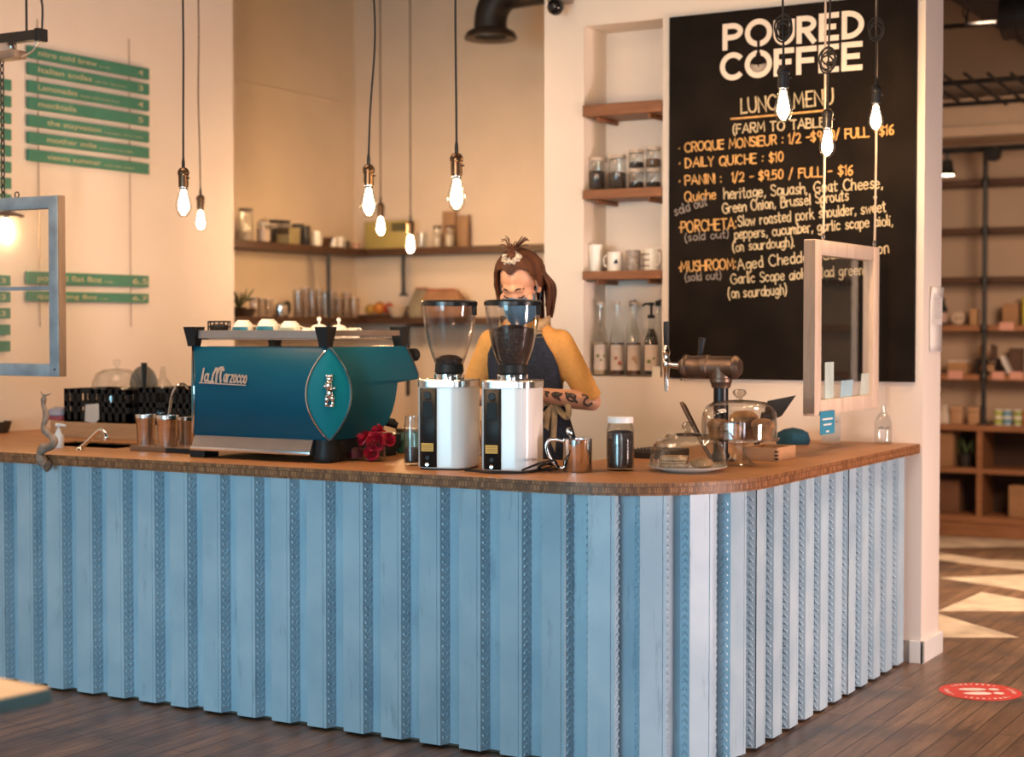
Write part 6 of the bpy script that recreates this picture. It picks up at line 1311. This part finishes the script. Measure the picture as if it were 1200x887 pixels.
# arms, hands
ARM = {}
for s in (1,-1):
    sh, el, wr = az(s*.146,-.045,1.388), az(s*.272,.005,1.146), az(s*.085,-.185,1.185)
    cap([sh, sh.lerp(el,.5), el], [.050,.044,.037]); cap([el, el.lerp(wr,.3), el.lerp(wr,.7), wr], [.037,.040,.032,.025])
    D = (wr-el).normalized(); D = (D+V((0,-.35,-.05))).normalized(); Nn = V((0,0,-1)); Sd = D.cross(Nn).normalized()*s; Nn = (Nn-D*Nn.dot(D)).normalized()
    kn = wr+D*.085
    m.loft([[p+Sd*w*math.cos(2*PI*k/14)+Nn*h_*math.sin(2*PI*k/14) for k in range(14)] for p, w, h_ in ((wr-D*.01,.024,.018),(wr+D*.03,.034,.017),(wr+D*.06,.039,.016),(kn,.037,.013))])
    for i, (off, L) in enumerate(((-.029,.066),(-.010,.076),(.010,.071),(.028,.056))):
        c = kn+Sd*off*-1-D*.006; d = D.copy(); pts = [c]
        for j, (f, b_) in enumerate(((.45,.45),(.32,.6),(.23,.5))):
            ang = b_; d = (d*math.cos(ang)+Nn*math.sin(ang)).normalized(); pts.append(pts[-1]+d*L*f)
        cap(pts, [.0095,.0088,.0080,.0066], 10)
    tb_ = wr+D*.022+Sd*.030; cap([tb_, tb_+D*.030+Sd*.022+Nn*.010, tb_+D*.060+Sd*.022+Nn*.022], [.0125,.0105,.0080], 10)
    ARM[s] = (sh, el, wr, kn)
for s in (1,-1): cap([az(s*.088,0,.96), az(s*.095,-.015,.62), az(s*.095,.02,.24)], [.086,.056,.036]); cap([az(s*.095,.025,.205), az(s*.105,-.13,.185)], [.036,.030])
body = blob('body', m, SKIN, wm, .0052, 3)
# trousers and shoes
m = MB(); m.loft([ell_ring(z, 1.0) for z in (.90,.96,1.03,1.09)])
for s in (1,-1): cap([az(s*.088,0,.95), az(s*.095,-.015,.62), az(s*.096,.02,.26)], [.096,.068,.052])
blob('trousers', m, mat('dark_trousers', (.02,.02,.024), .9), wm, .014, 4)
for s in (1,-1): part('shoe', MB().loft([[az(s*.1+x*k, -.055+y*k, z) for x, y in sq(.046,.125,20,3)] for k, z in ((.96,.152),(1,.165),(.98,.19),(.75,.225),(.45,.25))]), BLKPL, wm)
# mustard top
m = MB(); m.loft([ell_ring(z, 1.05) for z in (.98,1.0,1.08,1.17,1.27,1.35,1.42,1.465,1.49)])
for s in (1,-1):
    sh, el, wr, kn = ARM[s]; e2 = sh.lerp(el, .88); cap([sh, sh.lerp(el,.5), e2], [.060,.056,.050])
blob('mustard_top', m, MUSTARD, wm, .010, 5)
m = MB()
for s in (1,-1):
    sh, el, wr, kn = ARM[s]; d = (el-sh).normalized(); c = sh.lerp(el,.88); m.tube([c-d*.012, c+d*.020], [.0505,.049], 18)
part('cuff', m, MUSTARD, wm)
# apron
def front(phi, z, off):
    a, b, yc = torso(max(z,.95)); fl = max(0,.95-z)*.10; k = 1.05; return az((a*k+off+fl)*math.sin(phi), yc-(b*k+off+fl)*math.cos(phi), z)
rows = []
for z, ph in ((.62,1.75),(.75,1.72),(.90,1.68),(1.0,1.62),(1.10,1.55),(1.17,1.45),(1.24,1.22),(1.30,1.06),(1.345,.90),(1.385,.76),(1.42,.68),(1.44,.64)):
    rows.append([front(-ph+2*ph*k/28, z, .012+.004*math.sin(k*1.1)*(1 if z < 1.1 else .3)) for k in range(29)])
solidify(part('apron', MB().grid(rows), NAVY, wm), .004)
def tape(pts, w, m_=TAN, name='strap', up=None):
    """flat ribbon of cloth"""
    P = [V(p) for p in pts]; L = []; R = []
    for i, p in enumerate(P):
        t = (P[min(i+1,len(P)-1)]-P[max(i-1,0)]).normalized(); c = V((p.x,p.y+.03,0)).normalized() if up is None else V(up); sd = t.cross(c).normalized()*w; L.append(p+sd); R.append(p-sd)
    return solidify(part(name, MB().grid([L,R]), m_, wm), .003)
for s in (1,-1):
    a = front(s*.55, 1.425, .018)
    tape(curve_pts([a, front(s*.60,1.45,.022), az(s*.100,-.085,1.478), az(s*.098,-.02,1.482), az(s*.07,.05,1.43), az(s*.02,.085,1.33)], 6), .016)
    part('buckle', MB().tube([a+V((-.02,-.004,.012)), a+V((.02,-.004,.012)), a+V((.02,-.004,-.012)), a+V((-.02,-.004,-.012)), a+V((-.02,-.004,.012))], .0028, 6), BRASS, wm)
tape([front(-PI+2*PI*k/40, 1.145, .018) for k in range(41)], .014, name='waist_tape')
bc = front(.92, 1.15, .026)
for nm, pp in (('bow_loop',[bc, bc+V((.03,-.02,.012)), bc+V((.062,-.022,-.020)), bc+V((.058,-.02,-.062)), bc+V((.028,-.018,-.040)), bc]), ('bow_loop',[bc, bc+V((-.03,-.024,.004)), bc+V((-.055,-.03,-.03)), bc+V((-.04,-.03,-.06)), bc+V((-.015,-.02,-.03)), bc]),
               ('bow_tail',[bc, bc+V((.004,-.02,-.06)), bc+V((.0,-.024,-.14)), bc+V((-.008,-.02,-.23))]), ('bow_tail',[bc, bc+V((-.02,-.024,-.05)), bc+V((-.03,-.03,-.12)), bc+V((-.045,-.03,-.20))])):
    tape(curve_pts(pp, 7), .012, name=nm, up=(.45,-.9,.1))
part('bow_knot', MB().ball(bc+V((0,-.012,0)), (.014,.012,.014), 12, 8), TAN, wm)
# forearm tattoos, drawn on the skin of the arm nearest the wall
sh, el, wr, kn = ARM[1]; ax = (wr-el); L_ = ax.length; ax = ax.normalized(); n1 = V((.5,-.80,.2)); n1 = (n1-ax*n1.dot(ax)).normalized(); n2 = ax.cross(n1)
from mathutils.bvhtree import BVHTree
bb = bmesh.new(); bb.from_mesh(body.data); BV = BVHTree.FromBMesh(bb); bb.free()
def skin_pt(u, v):
    c = el+ax*u*L_; d = (n1*math.cos(v)+n2*math.sin(v)).normalized(); h = BV.ray_cast(c+d*.09, -d, .09)
    return (h[0]+d*.0012) if h[0] else c+d*.04
m = MB()
for st in (((.08,-.3),(.14,-.65),(.22,-.5),(.22,-.1),(.16,.2),(.20,.45),(.27,.35)), ((.34,-.5),(.42,-.2),(.38,.2),(.46,.4),(.54,.1),(.50,-.35),(.42,-.5)), ((.38,-.15),(.48,.05),(.52,-.2)), ((.62,-.6),(.68,-.2),(.62,.15),(.70,.4),(.78,.1),(.74,-.3),(.66,-.45)), ((.60,.3),(.66,.0),(.74,-.1)), ((.84,-.4),(.88,0),(.82,.3),(.90,.4)), ((.44,.0),(.50,.25),(.56,.4)), ((.68,.0),(.74,.2))):
    pts = curve_pts([(a,b,0) for a,b in st], 5); m.tube([skin_pt(p.x, p.y) for p in pts], [.0055]*len(pts), 6, flat=.4)
part('tattoo', m, INK, wm)
# face details
m = MB()
for s in (1,-1): m.tube(curve_pts([hp(s*.014,-.0925,.022), hp(s*.030,-.0905,.028), hp(s*.050,-.074,.019)], 5), [.0035]*10+[.0015], 6, flat=.6)
part('eyebrows', m, mat('brow_hair', (.035,.014,.008), .7), wm)
m = MB()
for s in (1,-1): m.tube(curve_pts([hp(s*.015,-.0850,-.010), hp(s*.030,-.0880,-.015), hp(s*.046,-.0790,-.009)], 6), [.0022]*13, 6)
part('lashes', m, BLKPL, wm)
# mask
rows = []
for i in range(11):
    z = .000-.012*i; row = []
    for k in range(25):
        a = (-1+2*k/24)*1.18; br = math.exp(-(a/.35)**2); zz = z*(1-.25*(abs(a)/1.18)**2)-.012-.012*(abs(a)/1.18)+.016*br*(1-i/10)
        R_x, R_y = .078, .100+.014*math.sin(PI*i/10)+.010*br; row.append(hp(R_x*math.sin(a), .000-R_y*math.cos(a)-.006, zz))
    rows.append(row)
mk = solidify(part('face_mask', MB().grid(rows), MASKM, wm), .003)
m = MB()
for s in (1,-1): m.tube(curve_pts([hp(s*.074,-.042,-.030), hp(s*.084,-.004,.012), hp(s*.085,.024,.016), hp(s*.083,.026,-.02), hp(s*.072,-.035,-.105)], 5), .0013, 6)
part('ear_loop', m, MASKM, wm)
# hair: cap, strands swept up to the tie, side locks, tuft
TIE = V((.0,-.020,.131))
rows = []
def hline(a):
    a = abs(a)
    if a < .95: return .300-.055*math.sin(PI*a/.95)+.0*a
    return .300+.55*(a-.95)/.8 if a < 1.75 else .9
nr, nc = 40, 72; m = MB(); vs = []; fs = []
for i in range(nr+1):
    th = PI*.80*i/nr
    for k in range(nc):
        a = 2*PI*k/nc; d = V((math.sin(th)*math.sin(a), -math.sin(th)*math.cos(a), math.cos(th))); w = 1+.018*math.sin(k*1.9)+.012*math.sin(k*4.3+i*.2)
        vs.append(hp(d.x*.094*w, .018+d.y*.113*w, .022+d.z*.113*w))
for i in range(nr):
    for k in range(nc):
        th = PI*.80*(i+.5)/nr; a = 2*PI*(k+.5)/nc; a = a-2*PI if a > PI else a
        lim = PI*hline(a) if abs(a) < 1.75 else 9
        if th < lim: fs.append((i*nc+k, i*nc+(k+1)%nc, (i+1)*nc+(k+1)%nc, (i+1)*nc+k))
m.add(vs, fs); hair = solidify(part('hair', m, HAIR, wm), .010)
def on_shell(d, k=1.0): d = d.normalized(); return hp(d.x*.094*k, .018+d.y*.113*k, .022+d.z*.113*k)
TD = V((0,-.25,.97))
m = MB(); random.seed(3)
for q in range(130):
    a = -2.3+4.6*(q/129)+random.uniform(-.04,.04); th = PI*min(.60,hline(a)+.012)
    d0 = V((math.sin(th)*math.sin(a), -math.sin(th)*math.cos(a), math.cos(th))); pts = []; rs = []
    for j in range(9):
        t = j/8; pts.append(on_shell(d0.lerp(TD, t), 1.02+.05*math.sin(PI*t)+random.uniform(0,.012))); rs.append(.0045*(1-.3*t)+.0008)
    m.tube(pts, rs, 6)
part('swept_hair', m, HAIR, wm)
def locks(n, top, bot, spread, name, drop):
    m = MB()
    for q in range(n):
        t0 = q/(n-1); p = top(t0); e = bot(t0)+V((random.uniform(-1,1)*spread, random.uniform(-1,1)*spread, random.uniform(-.02,.02)))
        mid_ = p.lerp(e,.5)+drop+V((random.uniform(-1,1),random.uniform(-1,1),0))*spread*.5
        pts = curve_pts([p, p.lerp(mid_,.6)+drop*.4, mid_, e], 4); n_ = len(pts); m.tube(pts, [.0065*(1-.75*(i/n_)**2)+.0008 for i in range(n_)], 6)
    part(name, m, HAIR, wm)
locks(34, lambda t: hp(.088-.03*max(0,t-.6), .015+.085*t, .06-.08*t), lambda t: az(.112-.02*t,-.085+.10*t,1.520+.012*math.sin(9*t)), .014, 'side_lock', V((.024,.004,.0)))
locks(24, lambda t: hp(-.088+.03*max(0,t-.6), .0+.10*t, .055-.07*t), lambda t: az(-.092+.02*t,-.110+.12*t,1.545), .010, 'side_lock', V((-.012,0,0)))
locks(7, lambda t: hp(-.083,-.022-.006*t,.055), lambda t: hp(-.082,-.045,-.075), .004, 'side_lock', V((-.006,-.004,0)))
locks(20, lambda t: hp(-.07+.14*t,.110,.02), lambda t: az(-.07+.14*t,.035,1.43), .012, 'back_hair', V((0,.03,0)))
m = MB(); tp = hp(*TIE)
for q in range(16):
    a = 2*PI*q/16+.3; l = .045+.02*random.random(); up = (HM.to_3x3() @ V((0,.1,1))).normalized(); e = tp+V((math.cos(a)*l*.8+.012, math.sin(a)*l*.6+.01, .050+.03*random.random()))
    m.tube(curve_pts([tp, tp+V((math.cos(a)*.012,math.sin(a)*.010,.03)), e, e+V((math.cos(a)*.022,math.sin(a)*.02,-.012+.03*random.random()))], 4), [.0042-.00024*i for i in range(13)], 6)
m.ball(tp+(HM.to_3x3() @ V((0,.006,.006))), (.022,.022,.018), 12, 8)
part('hair_tuft', m, HAIR, wm)
m = MB(); c = tp; X_ = HM.to_3x3() @ V((1,0,0)); Y_ = HM.to_3x3() @ V((0,1,0)); Z_ = HM.to_3x3() @ V((0,0,1)); n = 44; rows = []
for i in range(n):
    a = 2*PI*i/n; rr_ = .0125+.0035*math.sin(a*11); cc = c+X_*math.cos(a)*.029+Y_*math.sin(a)*.026+Z_*.004*math.sin(a*7); o2 = X_*math.cos(a)+Y_*math.sin(a)
    rows.append([cc+o2*rr_*math.cos(2*PI*k/10)+Z_*rr_*math.sin(2*PI*k/10) for k in range(10)])
rows.append(rows[0]); m.grid(rows, closed=True); part('scrunchie', m, mat('cream_fabric', (.66,.60,.50), .8, var=.25, scale=70, col2=(.12,.10,.09)), wm)
